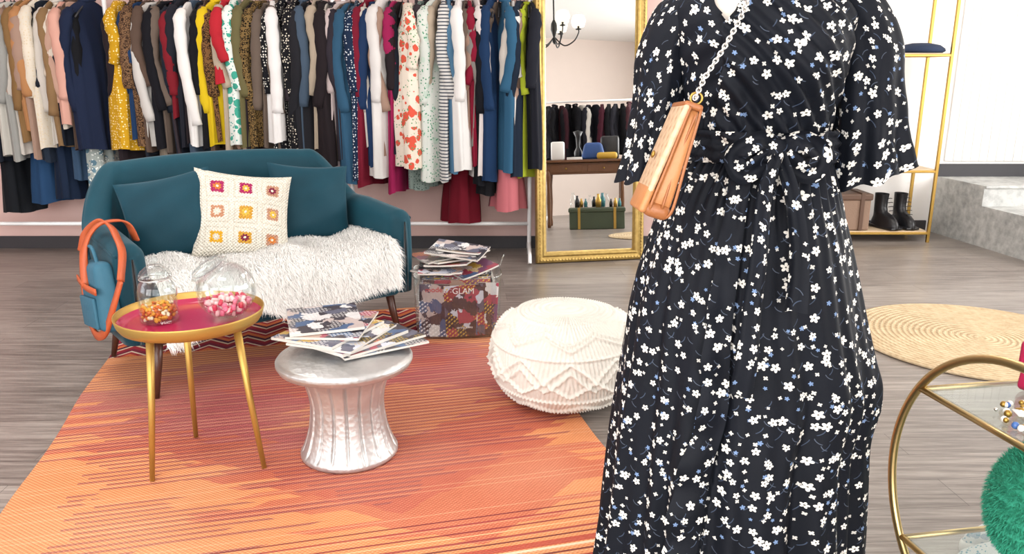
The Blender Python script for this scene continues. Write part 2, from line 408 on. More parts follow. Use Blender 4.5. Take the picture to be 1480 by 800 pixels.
def pillow_vf(w,h,t,n=36):
    vs=[];fs=[];uv=[]
    for side in (1,-1):
        o=len(vs)
        for i in range(n+1):
            for j in range(n+1):
                u=-1+2*j/n;v=-1+2*i/n
                x=u*w/2*(1-.09*u*u*(1-v*v)); z=v*h/2*(1-.09*v*v*(1-u*u))
                d=side*t/2*(max(0,(1-u*u)*(1-v*v)))**.42*(1+.06*math.sin(5*u+3*v)+.05*math.sin(9*v-4*u))
                vs.append((x,-d,z)); uv.append((u*.5+.5,v*.5+.5))
        f=grid_faces(n+1,n+1,False,o); fs+= f if side==1 else [q[::-1] for q in f]
    return vs,fs,uv
def mat_granny():
    t=NT('granny_square_crochet'); v0=t.co('UV'); dn=t.noise(v0,7,2,.5,col=True)
    v=t.vm('ADD',v0,t.vm('SCALE',t.vm('SUBTRACT',dn,(.5,.5,.5)),scale=.04)); s=t.sep(t.vm('SCALE',t.mp(v,loc=(-.5,-.5,0)),scale=3.5))
    x=t.m('ADD',s[0],.5);y=t.m('ADD',s[1],.5)
    fx=t.m('ABSOLUTE',t.m('SUBTRACT',t.m('FRACT',x),.5)); fy=t.m('ABSOLUTE',t.m('SUBTRACT',t.m('FRACT',y),.5))
    mx=t.m('MAXIMUM',fx,fy); r=t.m('SQRT',t.m('ADD',t.m('MULTIPLY',fx,fx),t.m('MULTIPLY',fy,fy)))
    cell=t.comb(t.m('FLOOR',x),t.m('FLOOR',y),8.3); w1=t.wn(cell)['Value']; w2=t.wn(t.vm('ADD',cell,(5,9,2)))['Value']
    pal=[(0,hx('#cf9a3c')),(.15,hx('#a8265e')),(.30,hx('#b98a72')),(.45,hx('#e0a52a')),(.6,hx('#a87f8c')),(.72,hx('#c08a6c')),(.86,hx('#9c5a72'))]
    pal2=[(0,hx('#7c2440')),(.25,hx('#e3b64a')),(.5,hx('#dcd2c2')),(.75,hx('#cf7a3a'))]
    c1=t.ramp(w1,pal,True);c2=t.ramp(w2,pal2,True)
    cream=t.mix(t.noise(v,60,3),hx('#d6cdbd'),hx('#f0ebdf'))
    rag=t.m('ADD',mx,t.m('MULTIPLY',t.m('SINE',t.m('MULTIPLY',t.m('ADD',fx,fy),60)),.022))
    c=t.mix(t.m('LESS_THAN',rag,.235),cream,c1)
    pet=t.m('ADD',r,t.m('MULTIPLY',t.m('COSINE',t.m('MULTIPLY',t.m('ARCTAN2',fy,fx),8)),.025))
    c=t.mix(t.m('LESS_THAN',pet,.14),c,c2); c=t.mix(t.m('LESS_THAN',r,.05),c,hx('#e8e0cc'))
    ss=t.sep(v); h=t.m('MULTIPLY',t.m('SINE',t.m('MULTIPLY',ss[0],170)),t.m('SINE',t.m('MULTIPLY',ss[1],170)))
    c=t.mix(t.m('MULTIPLY',t.m('LESS_THAN',h,-.4),.28),c,hx('#877c66'))
    ring=t.m('LESS_THAN',t.m('ABSOLUTE',t.m('SUBTRACT',mx,.40)),.022); c=t.mix(t.m('MULTIPLY',ring,.22),c,hx('#94886f'))
    t.bump(t.m('ADD',h,t.m('MULTIPLY',ring,-1.0)),.7,.007); return t.fin(c,.95,0,.1)
def place_in(parent_M,name,vs,fs,uv,mat,M):
    o=MB().add(vs,fs,0,None,True,uv).build(name,[mat]); o.matrix_world=parent_M@M; return o
SM=T(*SL,rz=SYAW)
vs,fs,uv=pillow_vf(.40,.385,.16)
place_in(SM,'velvet_throw_pillow',vs,fs,uv,M_vel2,T(-.325,.065,.645,rx=math.radians(-19),rz=math.radians(-24),ry=math.radians(-10)))
place_in(SM,'velvet_throw_pillow',vs,fs,uv,M_vel2,T(.335,.085,.64,rx=math.radians(-17),rz=math.radians(-8),ry=math.radians(6)))
vs,fs,uv=pillow_vf(.42,.40,.14)
place_in(SM,'crochet_cushion',vs,fs,uv,mat_granny(),T(-.055,-.055,.64,rx=math.radians(-22),rz=math.radians(-14),ry=math.radians(9)))

def build_fur():
    mb=MB(); nu,nv=60,36
    path=[(.10,.475),(-.05,.478),(-.20,.478),(-.33,.475),(-.385,.44),(-.40,.37),(-.405,.27)]
    P=smooth_path([(0,a,b) for a,b in path],8); 
    def S(u,v):
        k=v*(len(P)-1); i=min(int(k),len(P)-2); p=P[i].lerp(P[i+1],k-i)
        x=-.535+1.06*u
        z=p.z+.012*math.sin(x*13+v*4)+.008*math.sin(x*29); y=p.y+.012*math.sin(x*17+1)*v
        if v>.8: z-= .035*(v-.8)/.2*math.sin(x*9+.5)
        return Vector((x,y,z))
    vs=[tuple(S(j/nu,i/nv)) for i in range(nv+1) for j in range(nu+1)]
    mb.add(vs,grid_faces(nv+1,nu+1,False))
    V=[];F=[]
    for k in range(48000):
        u=random.random();v=random.random(); p=S(u,v); pu=(S(min(1,u+.01),v)-S(max(0,u-.01),v)); pv=(S(u,min(1,v+.01))-S(u,max(0,v-.01)))
        n=pv.cross(pu); n.normalize()
        if n.z<0 and abs(n.z)>.3: n=-n
        if n.y>0 and abs(n.y)>.5: n=-n
        l=random.uniform(.035,.06)
        cl=.5*math.sin(u*40+v*9)
        d=Vector((random.gauss(0,.3)+cl*.6,random.gauss(0,.25)-.35,random.gauss(0,.15)-.25))
        p1=p+(n*.75+d*.5).normalized()*l*.5; p2=p1+(n*.25+d*.9+Vector((0,0,-.45))).normalized()*l*.6
        s=Vector((random.uniform(-1,1),random.uniform(-.5,.5),random.uniform(-.4,.4))).normalized()*.0012
        o=len(V); V+= [tuple(p-s),tuple(p+s),tuple(p1+s*.8),tuple(p1-s*.8),tuple(p2)]
        F+= [(o,o+1,o+2,o+3),(o+3,o+2,o+4)]
    mb.add(V,F)
    t=NT('white_fur')
    M=t.fin((.98,.965,.935,1),.8,0,.1)
    o=mb.build('fur_throw_blanket',[M]); o.matrix_world=SM
build_fur()

M_or=simple('orange_leather','#b8542a',.5,bs=90,bst=.15)
M_gold=simple('brushed_gold','#b5934e',.42,1,var=.04)
M_silver=simple('chain_silver','#e4e2de',.3,1,var=.03)
def ribbon(pts,w,th,k=8,flatdir=None):
    P=smooth_path(pts,k); vs=[]
    for i,p in enumerate(P):
        t=(P[min(i+1,len(P)-1)]-P[max(i-1,0)]).normalized()
        f=Vector(flatdir) if flatdir else Vector((1,0,0))
        s=t.cross(f).normalized(); nn=s.cross(t).normalized()
        for (a,b) in ((1,1),(-1,1),(-1,-1),(1,-1)):
            vs.append(tuple(p+s*(a*w/2)+nn*(b*th/2)))
    f=grid_faces(len(P),4); f.append((3,2,1,0)); m=(len(P)-1)*4; f.append((m,m+1,m+2,m+3)); return vs,f
bag=empty('blue_bag_with_orange_straps'); bag.matrix_world=SM@T(0,-.085,.0)
mb=MB()
X=-.700
mb.add(*ribbon([(X,.10,.56),(X-.02,.06,.44),(X-.03,-.02,.32),(X-.03,-.12,.27),(X-.02,-.23,.31),(X,-.31,.42),(X+.03,-.335,.52)],.034,.009,flatdir=(1,0,0)),0)
mb.add(*ribbon([(X,.10,.56),(X+.020,.07,.635),(X+.06,.0,.688),(X+.075,-.09,.682),(X+.07,-.19,.652),(X+.06,-.28,.61),(X+.03,-.335,.52)],.032,.009,flatdir=(.6,0,.8)),0)
mb.add(*ribbon([(X+.18,-.02,.60),(X+.15,-.04,.675),(X+.10,-.05,.695),(X+.03,-.06,.68),(X-.022,-.07,.60),(X-.040,-.10,.46)],.028,.008,flatdir=(0,0,1)),0)
mb.add(*ribbon([(X-.038,.04,.47),(X-.046,-.10,.465),(X-.040,-.25,.47)],.024,.006,flatdir=(1,0,0)),0)
mb.build('straps',[M_or],bag)
mb=MB(); vs,fs=rbox(.075,.28,.27,.03,4); vs=[(x*(1.0+.35*(-z)*2),y*(1+.3*(-z)),z) for x,y,z in vs]; mb.add(vs,fs,0,T(X+.006,-.10,.42,rx=math.radians(-8)))
vs,fs=rbox(.014,.22,.12,.006,3); mb.add(vs,fs,0,T(X-.038,-.10,.36,rx=math.radians(-8)))
mb.add(*tube(smooth_path([(X,-.02,.55),(X-.005,-.04,.60),(X-.005,-.12,.61),(X,-.16,.545)],6),.007,8),0)
mb.build('pouch',[simple('blue_suede','#2b6076',.7,bs=60)],bag)

# ------------------------------------------------------------------ tray table
tt=empty('round_tray_table',(-1.022,2.42,.009))
M_rasp=NT('raspberry_enamel'); M_rasp=M_rasp.fin(hx('#b02c52'),.12,0,.6)
M_mgold=simple('matte_gold_paint','#bd9a52',.45,.75,var=.04)
vs,fs=lathe([(.001,.495),(.18,.495),(.206,.497),(.216,.508),(.221,.528),(.2245,.529),(.225,.525),(.219,.503),(.209,.488),(.18,.484),(.001,.484)],72)
mb=MB(); n=72
mb.add(vs,fs[:n*3],0); mb.add(vs,fs[n*3:],1); mb.build('tray_top',[M_rasp,M_mgold],tt)
mb=MB()
for k,(fx,fy) in enumerate([(-.123,-.13),(.208,-.045),(-.105,.185)]):
    mb.add(*tube([(fx,fy,.0),(fx*.86,fy*.86,.24),(fx*.74,fy*.74,.485)],[.008,.0105,.013],14),0)
    mb.add(*lathe([(.001,-.008),(.03,-.008),(.03,0),(.001,0)],16),0,T(fx*.74,fy*.74,.482))
mb.add(*tube([(.14*math.cos(a),.14*math.sin(a),.478) for a in [2*pi*i/40 for i in range(40)]],.006,8,True))
mb.build('legs',[M_mgold],tt)

def mat_glass(name,tint=(.96,.98,.98,1)):
    t=NT(name); g=t.n.new('ShaderNodeBsdfGlossy'); g.inputs['Roughness'].default_value=.03
    tr=t.n.new('ShaderNodeBsdfTransparent'); tr.inputs[0].default_value=tint
    lw=t.n.new('ShaderNodeLayerWeight'); lw.inputs[0].default_value=.25
    f=t.m('ADD',t.m('MULTIPLY',lw.outputs['Facing'],.6),.03,clamp=True)
    f=t.m('MULTIPLY',f,.7)
    mx=t.n.new('ShaderNodeMixShader'); t.l.new(f,mx.inputs[0]); t.l.new(tr.outputs[0],mx.inputs[1]); t.l.new(g.outputs[0],mx.inputs[2])
    t.l.new(mx.outputs[0],t.out.inputs[0]); return t.mat
M_glass=mat_glass('clear_glass')
M_c1=simple('candy_yellow','#e0a030',.3);M_c2=simple('candy_orange','#d06a20',.3);M_c3=simple('candy_white','#efe0c0',.3)
M_p1=simple('candy_pink','#e0728c',.35);M_p2=simple('candy_red','#c9384e',.35);M_p3=simple('candy_blush','#f0c6c4',.35)
TZ=.504
jar=empty('glass_candy_jar',(-1.112,2.40,TZ+.001))
vs,fs=lathe([(.001,.002),(.052,.002),(.058,.01),(.058,.10),(.052,.125),(.044,.135),(.044,.145),(.047,.147),(.041,.147),(.041,.134),(.049,.124),(.054,.1),(.054,.012),(.001,.008)],40)
MB().add(vs,fs).build('jar_body',[M_glass],jar)
vs,fs=lathe([(.001,.185),(.02,.183),(.042,.165),(.05,.150),(.05,.146),(.0445,.146),(.043,.150),(.018,.176),(.001,.178)],40)
mb=MB().add(vs,fs); mb.add(*lathe([(.001,.183),(.009,.184),(.014,.196),(.011,.208),(.001,.212)],20)); mb.build('jar_lid',[M_glass],jar)
mb=MB()
for k in range(260):
    r=.048*math.sqrt(random.random());a=random.random()*6.28;z=.013+.042*random.random()
    mb.add(*ball(.0065,7,5,(1,.8,1.3)),random.choice([0,0,0,1,1,2]),T(r*math.cos(a),r*math.sin(a),z,random.random()*3,random.random()*3,0))
mb.build('candy_corn',[M_c1,M_c2,M_c3],jar)
mb=MB(); mb.add(*tube([(.0475*math.cos(2*pi*i/30),.0475*math.sin(2*pi*i/30),.14) for i in range(30)],.0018,6,True)); mb.add(*tube([(.05,0,.14),(.064,0,.12),(.062,0,.09),(.058,0,.085)],.0018,6)); mb.build('wire_clasp',[M_silver],jar)
bowl=empty('glass_candy_bowl',(-.905,2.43,TZ+.001))
pr=[(.001,-.088)]+[(.092*math.sin(a),-.098*math.cos(a)*.92) for a in [pi*(.06+.72*i/18) for i in range(19)]]
mr,mz=pr[-1]; pr+=[(mr-.002,mz+.012),(mr+.006,mz+.018),(mr+.002,mz+.02),(mr-.008,mz+.013),(mr-.006,mz-.001)]
pr+=[(max(.001,.087*math.sin(a)),-.093*math.cos(a)*.92) for a in [pi*(.78-.74*i/18) for i in range(19)]]
MB().add(*lathe(pr,44),0,T(0,0,.094,ry=math.radians(-28),rx=math.radians(14))).build('globe',[M_glass],bowl)
MB().add(*lathe([(.001,.0),(.05,.0),(.055,.006),(.052,.014),(.018,.018),(.014,.03),(.001,.034)],36),0,T(-.045,-.01,.166,ry=math.radians(-28),rx=math.radians(14))).build('glass_lid',[M_glass],bowl)
mb=MB()
for k in range(170):
    z=random.uniform(.022,.07); R=math.sqrt(max(0,.078**2-(z-.092)**2)); r=R*math.sqrt(random.random());a=random.random()*6.28
    mb.add(*rbox(.02,.014,.012,.004,2),random.choice([0,0,1,2,2,2]),T(r*math.cos(a),r*math.sin(a),z,random.random()*3,random.random()*3,random.random()*3))
mb.build('pink_candies',[M_p1,M_p2,M_p3],bowl)

# ------------------------------------------------------------------ hammered silver stool
def mat_silver():
    t=NT('hammered_silver'); v=t.co(); vo=t.vor(v,60); n=t.noise(v,9,4)
    t.bump(t.m('ADD',vo.outputs['Distance'],t.m('MULTIPLY',n,.5)),.25,.005)
    c=t.mix(n,hx('#a8a8a8'),hx('#d8d7d5')); return t.fin(c,t.m('ADD',t.m('MULTIPLY',n,.2),.34),.8)
prof=[(.001,.0),(.158,.0),(.163,.006),(.163,.016),(.155,.03),(.143,.06),(.131,.10),(.124,.15),(.122,.19),(.126,.22),(.136,.26),(.150,.292),(.156,.300),(.160,.306),(.19,.308),(.215,.318),(.2235,.333),(.2235,.343),(.217,.352),(.19,.360),(.12,.369),(.05,.372),(.001,.373)]
pp=[]
for i in range(len(prof)-1):
    for k in range(3):
        u=k/3; pp.append((prof[i][0]*(1-u)+prof[i+1][0]*u,prof[i][1]*(1-u)+prof[i+1][1]*u))
pp.append(prof[-1])
def flute(a,z,r):
    if z<.012 or z>.298: return 1
    w=sst(.012,.05,z)*(1-sst(.27,.298,z))
    x=(a*18/(2*pi))%1; k=min(1,min(x,1-x)/.14)
    return 1+.075*w*(k-1)
MB().add(*lathe(pp,432,flute)).build('hammered_metal_stool',[mat_silver()],loc=(-.555,2.49,.010))

# magazines
CP=['#1f1f26','#e4e2e0','#5a5e70','#b99a88','#a83a4e','#d3d8e4','#3d5f86','#c9a23a','#7c4a6a','#2f2c33','#c8b8b2','#8c2430']
def mat_cover(seed,dark=.5):
    R3=random.Random(seed*17+3)
    t=NT('magazine_cover_%d'%seed); v=t.mp(t.co(),loc=(seed*3.1,seed*1.7,seed*.9))
    dn=t.noise(v,26,3,.6,col=True); vd=t.vm('ADD',v,t.vm('SCALE',t.vm('SUBTRACT',dn,(.5,.5,.5)),scale=.07))
    vo=t.vor(vd,19); s=t.sep(vo.outputs['Color']); n=t.noise(v,40,5,.7)
    cols=R3.sample(CP,7); 
    if dark>.5: cols[0]='#1f1f26'; cols[3]='#2f2c33'
    c=t.ramp(s[0],[(i/7,hx(q)) for i,q in enumerate(cols)],True)
    c=t.mix(t.m('MULTIPLY',n,.35),c,hx('#5e5862'))
    br=t.n.new('ShaderNodeTexBrick'); t.l.new(t.mp(v,rot=(.6,.3,.4)),br.inputs['Vector']); br.inputs['Scale'].default_value=1; br.inputs['Brick Width'].default_value=.016; br.inputs['Row Height'].default_value=.009; br.inputs['Mortar Size'].default_value=.0028; br.inputs['Mortar Smooth'].default_value=0
    txt=t.m('MULTIPLY',t.m('SUBTRACT',1.0,br.outputs['Fac']),t.m('GREATER_THAN',s[1],.70))
    c=t.mix(t.m('MULTIPLY',txt,.85),c,hx('#f0eeec' if seed%2 else '#d8b84a')); return t.fin(c,.3,0,.5)
COV=[mat_cover(i,d) for i,d in enumerate([.3,.8,.8,.3,.8,.3,.8])]
M_page=simple('paper_pages','#c9c4bc',.8)
def magazine(mb,M,w=.215,h=.285,t=.008,ci=1,curl=.0):
    vs=[]; n=10
    for i in range(n+1):
        for j in range(2):
            x=(i/n-.5)*w; z=curl*(x/w+.5)**2
            vs+= [(x,(j-.5)*h,z+t/2),(x,(j-.5)*h,z-t/2)]
    top=[];bot=[];sd=[]
    for i in range(n):
        a=i*4; b=a+4
        top.append((a,b,b+2,a+2)); bot.append((a+1,a+3,b+3,b+1)); sd+= [(a,a+1,b+1,b),(a+2,b+2,b+3,a+3)]
    sd+= [(0,2,3,1),(n*4,n*4+1,n*4+3,n*4+2)]
    mb.add(vs,top,ci,M,False); mb.add(vs,bot,ci,M,False); mb.add(vs,sd,0,M,False)
mb=MB(); z=.0
for k,(dx,dy,rz,ci,cu) in enumerate([(.115,-.01,-.98,2,0),(.10,.0,-.80,7,0),(.045,-.02,-.62,5,0),(.02,-.03,-.35,3,.0),(-.03,-.01,-.42,4,.0),(-.02,.02,-.05,6,.0),(-.06,.05,.30,2,.004)]):
    t=[.008,.009,.012,.008,.010,.009,.010][k]
    magazine(mb,T(dx,dy,z+t/2,rz=rz),.24,.30,t-.001,ci,cu); z+=t
mb.build('magazine_stack',[M_page]+COV,loc=(-.585,2.56,.3845))

mbn=empty('magazine_bin',(-.275,3.83,.009),(0,0,math.radians(6)))
def sq(a,rx,ry,e=.45):
    c,s=math.cos(a),math.sin(a); return rx*math.copysign(abs(c)**e,c),ry*math.copysign(abs(s)**e,s)
mb=MB(); Rx,Ry=.19,.15
magazine(mb,T(-.115,-.135,.142,rx=pi/2,rz=-.05,ry=.03),.145,.262,.012,2); magazine(mb,T(.03,-.142,.138,rx=pi/2,rz=.02,ry=-.03),.19,.258,.010,7); magazine(mb,T(.14,-.136,.143,rx=pi/2,rz=.10,ry=.06),.10,.262,.010,5)
for sx in (-1,1):
    magazine(mb,T(sx*.175,.0,.145,rx=pi/2,rz=sx*pi/2),.24,.27,.012,4 if sx>0 else 6)
for k in range(12): magazine(mb,T(random.uniform(-.01,.01),-.115+.0215*k,.15+random.uniform(-.005,.012),rx=pi/2,rz=random.uniform(-.04,.04)),.33,.275,.015,1+(k*3)%7)
z=.308
for k in range(8):
    magazine(mb,T(random.uniform(-.07,.07)-.02,random.uniform(-.05,.03),z,rx=random.uniform(-.16,.10),ry=random.uniform(-.14,.14),rz=random.uniform(-1.3,1.3)),.21,.27,.008,1+(k*2+1)%7,.014); z+=.0145
mb.build('magazines',[M_page]+COV,mbn)
mb=MB(); na=64; vs=[]
for (k,z) in [(.02,.001),(1,.001),(1.03,.01),(1.07,.30),(1.09,.303),(1.05,.30),(1.01,.012),(.02,.006)]:
    for j in range(na):
        x,y=sq(2*pi*j/na,Rx*1.06,Ry*1.06); vs.append((x*k,y*k,z))
mb.add(vs,grid_faces(8,na)); mb.build('clear_plastic_tub',[M_glass],mbn)
mb=MB(); mb.add(*tube([(sq(2*pi*i/64,Rx,Ry)[0]*1.14,sq(2*pi*i/64,Rx,Ry)[1]*1.14,.303) for i in range(64)],.004,6,True))
mb.add(*tube(smooth_path([(.19,-.10,.30),(.21,-.10,.36),(.235,-.02,.385),(.235,.06,.35),(.20,.09,.30)],6),.004,6)); mb.build('rim_and_handle',[M_glass],mbn)
def text(parent,s,loc,rot,size,mat,nm='cover_title'):
    c=bpy.data.curves.new(nm,'FONT'); c.body=s; c.size=size; c.extrude=.0006; c.align_x='CENTER'; c.materials.append(mat)
    o=bpy.data.objects.new(nm,c); sc.collection.objects.link(o); o.parent=parent; o.location=loc;o.rotation_euler=rot
M_ink=simple('white_ink','#f5f3f0',.5); M_rink=simple('red_ink','#c62430',.5)
text(mbn,'GLAM',(.025,-.1485,.225),(pi/2,.03,.02),.040,M_ink); text(mbn,'mode',(-.115,-.1425,.235),(pi/2,0,-.05),.036,M_rink)
text(mbn,'spring looks',(.03,-.1485,.05),(pi/2,0,.02),.016,M_ink);text(mbn,'50 best',(-.12,-.1425,.06),(pi/2,0,-.05),.02,M_ink)

# ------------------------------------------------------------------ macrame pouf
def pouf():
    na,nz=420,180; vs=[]
    tri=lambda x: abs((x%1)*2-1)
    for i in range(nz+1):
        ph=pi*i/nz; s=math.sin(ph);c=math.cos(ph)
        r=.29*abs(s)**.62; z=.180*(1 if c>0 else -1)*abs(c)**.85
        for j in range(na):
            a=2*pi*j/na; d=0
            hgt=i/nz
            for (c0,am,fr,phs) in ((.26,.09,8,0),(.30,.09,8,0),(.47,.10,10,.0),(.52,.10,10,0),(.56,.09,10,.5),(.74,.07,8,.25)):
                dd=abs(hgt-(c0+am*(tri(a/(2*pi)*fr+phs)-.5)*1.0)); d+= .012*math.exp(-(dd/.010)**2)
            for c0 in (.16,.40,.65,.83):
                d+= .009*math.exp(-((hgt-c0)/.008)**2)
            d+= .008*abs(math.sin(a*55+(20*hgt if (int(a/(2*pi)*8)%2) else -20*hgt)))*sst(.03,.1,hgt)
            if hgt<.14: d+= .006*abs(math.sin(hgt*150))
            rr=r+d*s; sag=1+.02*math.sin(3*a+1)
            vs.append((rr*sag*math.cos(a),rr*sag*math.sin(a),z+.180+d*c))
    return vs,grid_faces(nz+1,na)
MB().add(*pouf()).build('macrame_pouf',[simple('cotton_cord','#dcd8cf',.95,bs=120,bst=.2,var=.03)],loc=(.21,2.97,.014))

# ------------------------------------------------------------------ garments
def gmat(name,pat,c1,c2='#ffffff',c3='#d04050',sc_=30):
    t=NT(name); v=t.co(); n=t.noise(v,3,3); b=hx(c1)
    base=t.mix(n,tuple(x*.65 for x in b[:3])+(1,),tuple(x*.95 for x in b[:3])+(1,))
    if pat=='p': c=base
    elif pat=='d':
        vo=t.vor(v,sc_,rnd=.6); c=t.mix(t.m('LESS_THAN',vo.outputs['Distance'],.30),base,hx(c2))
    elif pat=='l':
        vo=t.vor(v,sc_); nn=t.noise(v,sc_*1.5,3); c=t.mix(t.m('LESS_THAN',t.m('ABSOLUTE',t.m('SUBTRACT',t.m('ADD',vo.outputs['Distance'],t.m('MULTIPLY',nn,.3)),.6)),.1),base,hx(c2))
    elif pat=='s':
        s=t.sep(v); c=t.mix(t.m('LESS_THAN',t.m('FRACT',t.m('MULTIPLY',s[2],sc_)),.35),base,hx(c2))
    elif pat=='f':
        vo=t.vor(v,sc_*.45); s=t.sep(vo.outputs['Color']); vo2=t.vor(v,sc_*1.3); nn=t.noise(v,sc_*.6,3)
        m1=t.m('LESS_THAN',t.m('ADD',vo.outputs['Distance'],t.m('MULTIPLY',t.m('SUBTRACT',nn,.5),.6)),t.m('MULTIPLY',s[0],.62))
        c=t.mix(m1,base,hx(c3)); m2=t.m('LESS_THAN',vo2.outputs['Distance'],.3); c=t.mix(t.m('MULTIPLY',m2,t.m('GREATER_THAN',s[1],.4)),c,hx(c2))
    t.bump(t.noise(v,150,2),.15,.002)
    return t.fin(c,.85,0,.15,.03)
def garment(mb,mi,x,zt,zb,ht,hd,y0=0,yaw=0,sl=None,seed=0,skirt=False):
    rr=random.Random(seed); ph=[rr.uniform(0,6.28) for _ in range(5)]; k1=rr.choice([5,6,7]);k2=rr.choice([9,11,13])
    nz=28; na=44; vs=[]; Lh=zt-zb
    for i in range(nz+1):
        u=i/nz; dz=Lh*u**1.25
        if skirt: d=hd*(.62+.38*u); th=ht*(.45+.65*u)
        else:
            d=.055+(hd-.055)*min(1,(dz/.10))**.7 if dz<.10 else hd*(1-.06*math.sin(pi*min(1,(dz-.1)/.5))+.05*u)
            th=ht*(.35+.75*sst(0,.3,dz))
        for j in range(na):
            a=2*pi*j/na; f=1+ (0.12+.38*u)*u**.4*(math.sin(k1*a+ph[0]+u*1.2)*.5+math.sin(k2*a+ph[1]-u)*.4)
            f+=.10*math.sin(2*a+ph[2]+u*9)*u
            xx=th*math.cos(a)*f+.016*math.sin(ph[2]+u*4)*u; yy=d*math.sin(a)*(1+.03*math.sin(k2*a+ph[3]))
            vs.append((xx,yy,-dz+.008*math.sin(3*a+ph[4])*u))
    M=T(x,y0,zt,rz=yaw)
    mb.add(vs,grid_faces(nz+1,na),mi,M)
    if sl:
        for sgn in (-1,1):
            pts=[(0,sgn*(hd-.055),-.055),(rr.uniform(-.01,.01),sgn*(hd-.008),-.14),(rr.uniform(-.03,.03),sgn*(hd+.010),-.14-sl*.45),(rr.uniform(-.05,.05),sgn*(hd-.012),-.14-sl)]
            P=smooth_path(pts,6); n=len(P)
            R=[(.026+.016*sst(0,.25,i/n)-.008*i/n)*(1+.10*math.sin(i*1.9+ph[1])) for i in range(n)]
            v2,f2=tube(P,R,14,flat=.8); mb.add(v2,f2,mi,M)
        if rr.random()<.5: mb.add(*tube([(.03*math.cos(a),.055*math.sin(a),.004+.008*math.sin(a)) for a in [2*pi*i/16 for i in range(16)]],.010,8,True),mi,M)
RAILZ=1.775
M_rack=simple('white_metal','#efefef',.35,var=.02); M_hang=simple('black_hanger','#222226',.4)
def rack(X0,X1,Y,name='garment_rack'):
    e=empty(name,((X0+X1)/2,Y,0)); hw=(X1-X0)/2; mb=MB()
    mb.add(*tube([(-hw-.04,0,RAILZ),(hw+.04,0,RAILZ)],.014,12))
    for s in (-1,1):
        mb.add(*tube(smooth_path([(s*hw,0,RAILZ+.01),(s*hw,0,.16),(s*hw,-.0,.09)],4),.014,12))
        mb.add(*tube(smooth_path([(s*hw,-.25,.014),(s*hw,-.22,.055),(s*hw,-.1,.09),(s*hw,0,.10),(s*hw,.1,.09),(s*hw,.21,.055),(s*hw,.24,.014)],5),.013,12))
    mb.add(*tube([(-hw,0,.24),(hw,0,.24)],.013,10))
    mb.build('frame',[M_rack],e); return e
def px2x(p,Y=5.3): return (p-740)*.00448
def y2z(y,Y=5.28):
    v=(y-400)/1150; return H-Y*(.2504+.9681*v)/(.9681-.2504*v)
GL=[(2,232,9,('p','#9c9c98'),.5,0),(16,225,9,('p','#c9c6bd'),.55,0),(34,205,10,('p','#8a6a44'),.5,.0),(44,190,8,('p','#b88458'),.4,0),(56,215,10,('d','#e6dccb','#cfc0a4'),.55,0),
 (72,212,9,('p','#8f7250'),.5,0),(83,185,8,('p','#ddd3c4'),.4,0),(92,180,13,('p','#d9a595'),.45,-.03),(106,150,9,('p','#c4a08e'),.4,0),(126,216,17,('p','#1d2740'),.5,-.04),
 (30,296,20,('p','#27476c'),None,.04),(62,290,15,('p','#1b2940'),None,.03),(88,262,12,('p','#39506a'),None,.05),(110,308,17,('f','#b9c4c0','#e8ece8','#5f7f8f'),None,.04),(-18,310,16,('p','#1a1d22'),None,.03),(-30,220,12,('p','#55606a'),.5,0)]
GM=[(172,216,19,('d','#c8981e','#e8d6a0'),.30,-.03),(193,212,9,('l','#7a5c42','#2a1c16'),.5,0),(205,200,7,('p','#20395c'),.5,0),(220,210,14,('p','#c9c5c0'),.55,-.02),(224,238,12,('p','#9a8e7e'),None,.03),(240,214,9,('p','#16161c'),.5,0),
 (252,170,7,('p','#801f2a'),.45,0),(263,214,9,('p','#22232c'),.5,0),(274,210,11,('p','#ece9e6'),.55,-.02),(291,215,9,('p','#15151a'),.5,0),(301,205,7,('l','#7c5836','#20140e'),.45,0),
 (315,210,12,('p','#dcbc20'),.5,-.03),(330,120,10,('p','#b52833'),.25,-.04),(340,210,14,('f','#e6ece6','#2f8c80','#3f9884'),.45,-.02),(358,212,10,('p','#6a6342'),.5,0),(374,214,13,('l','#7f663e','#14100c'),.5,-.01),
 (395,205,12,('p','#efecea'),.6,-.03),(411,215,9,('d','#1b1b20','#d8d4ca'),.5,0),(426,218,14,('d','#18181c','#cfc6b6'),.5,0),(446,232,11,('p','#232328'),.55,-.01),(464,240,16,('p','#241d20'),.55,-.02),(481,232,9,('p','#302b33'),.5,0)]
GR=[(493,250,8,('p','#cbbab8'),.5,0),(506,266,13,('p','#305570'),.6,-.02),(522,262,10,('d','#1c2c46','#c9cdd2'),.5,0),(535,270,8,('p','#7a1c30'),.5,.0),(541,240,8,('p','#20365a'),.5,0),(553,256,13,('p','#e2dedb'),.55,-.02),(570,280,8,('p','#a02456'),.4,0),
 (590,242,20,('f','#ece0d0','#5a8e62','#c95240'),.35,-.05),(611,275,13,('d','#7d8c86','#3c4a46'),.5,0),(628,262,12,('f','#d8ddd6','#4f8a6c','#b4c4b8'),.5,-.01),(640,262,9,('s','#dedcd8','#3c4250',),.5,0),(648,250,9,('p','#567f9e'),.5,0),(663,246,13,('p','#eae8e5'),.55,-.03),(677,240,8,('p','#8a1c34'),.5,0),
 (664,326,19,('p','#701626'),None,.04),(688,255,9,('p','#e0d7d4'),.5,-.01),(700,268,10,('p','#15161c'),.5,0),(712,262,12,('p','#1b3558'),.55,-.02),(700,284,14,('p','#1a1a1e'),None,.03),(730,248,13,('p','#33607f'),.5,-.02),(741,240,8,('p','#e0dcd8'),.45,0),
 (733,306,19,('p','#d27880'),None,-.0),(752,256,11,('p','#1d2838'),.55,-.01),(764,258,8,('p','#b9c83a'),.4,.03),(768,245,9,('p','#23252e'),.5,-.01)]
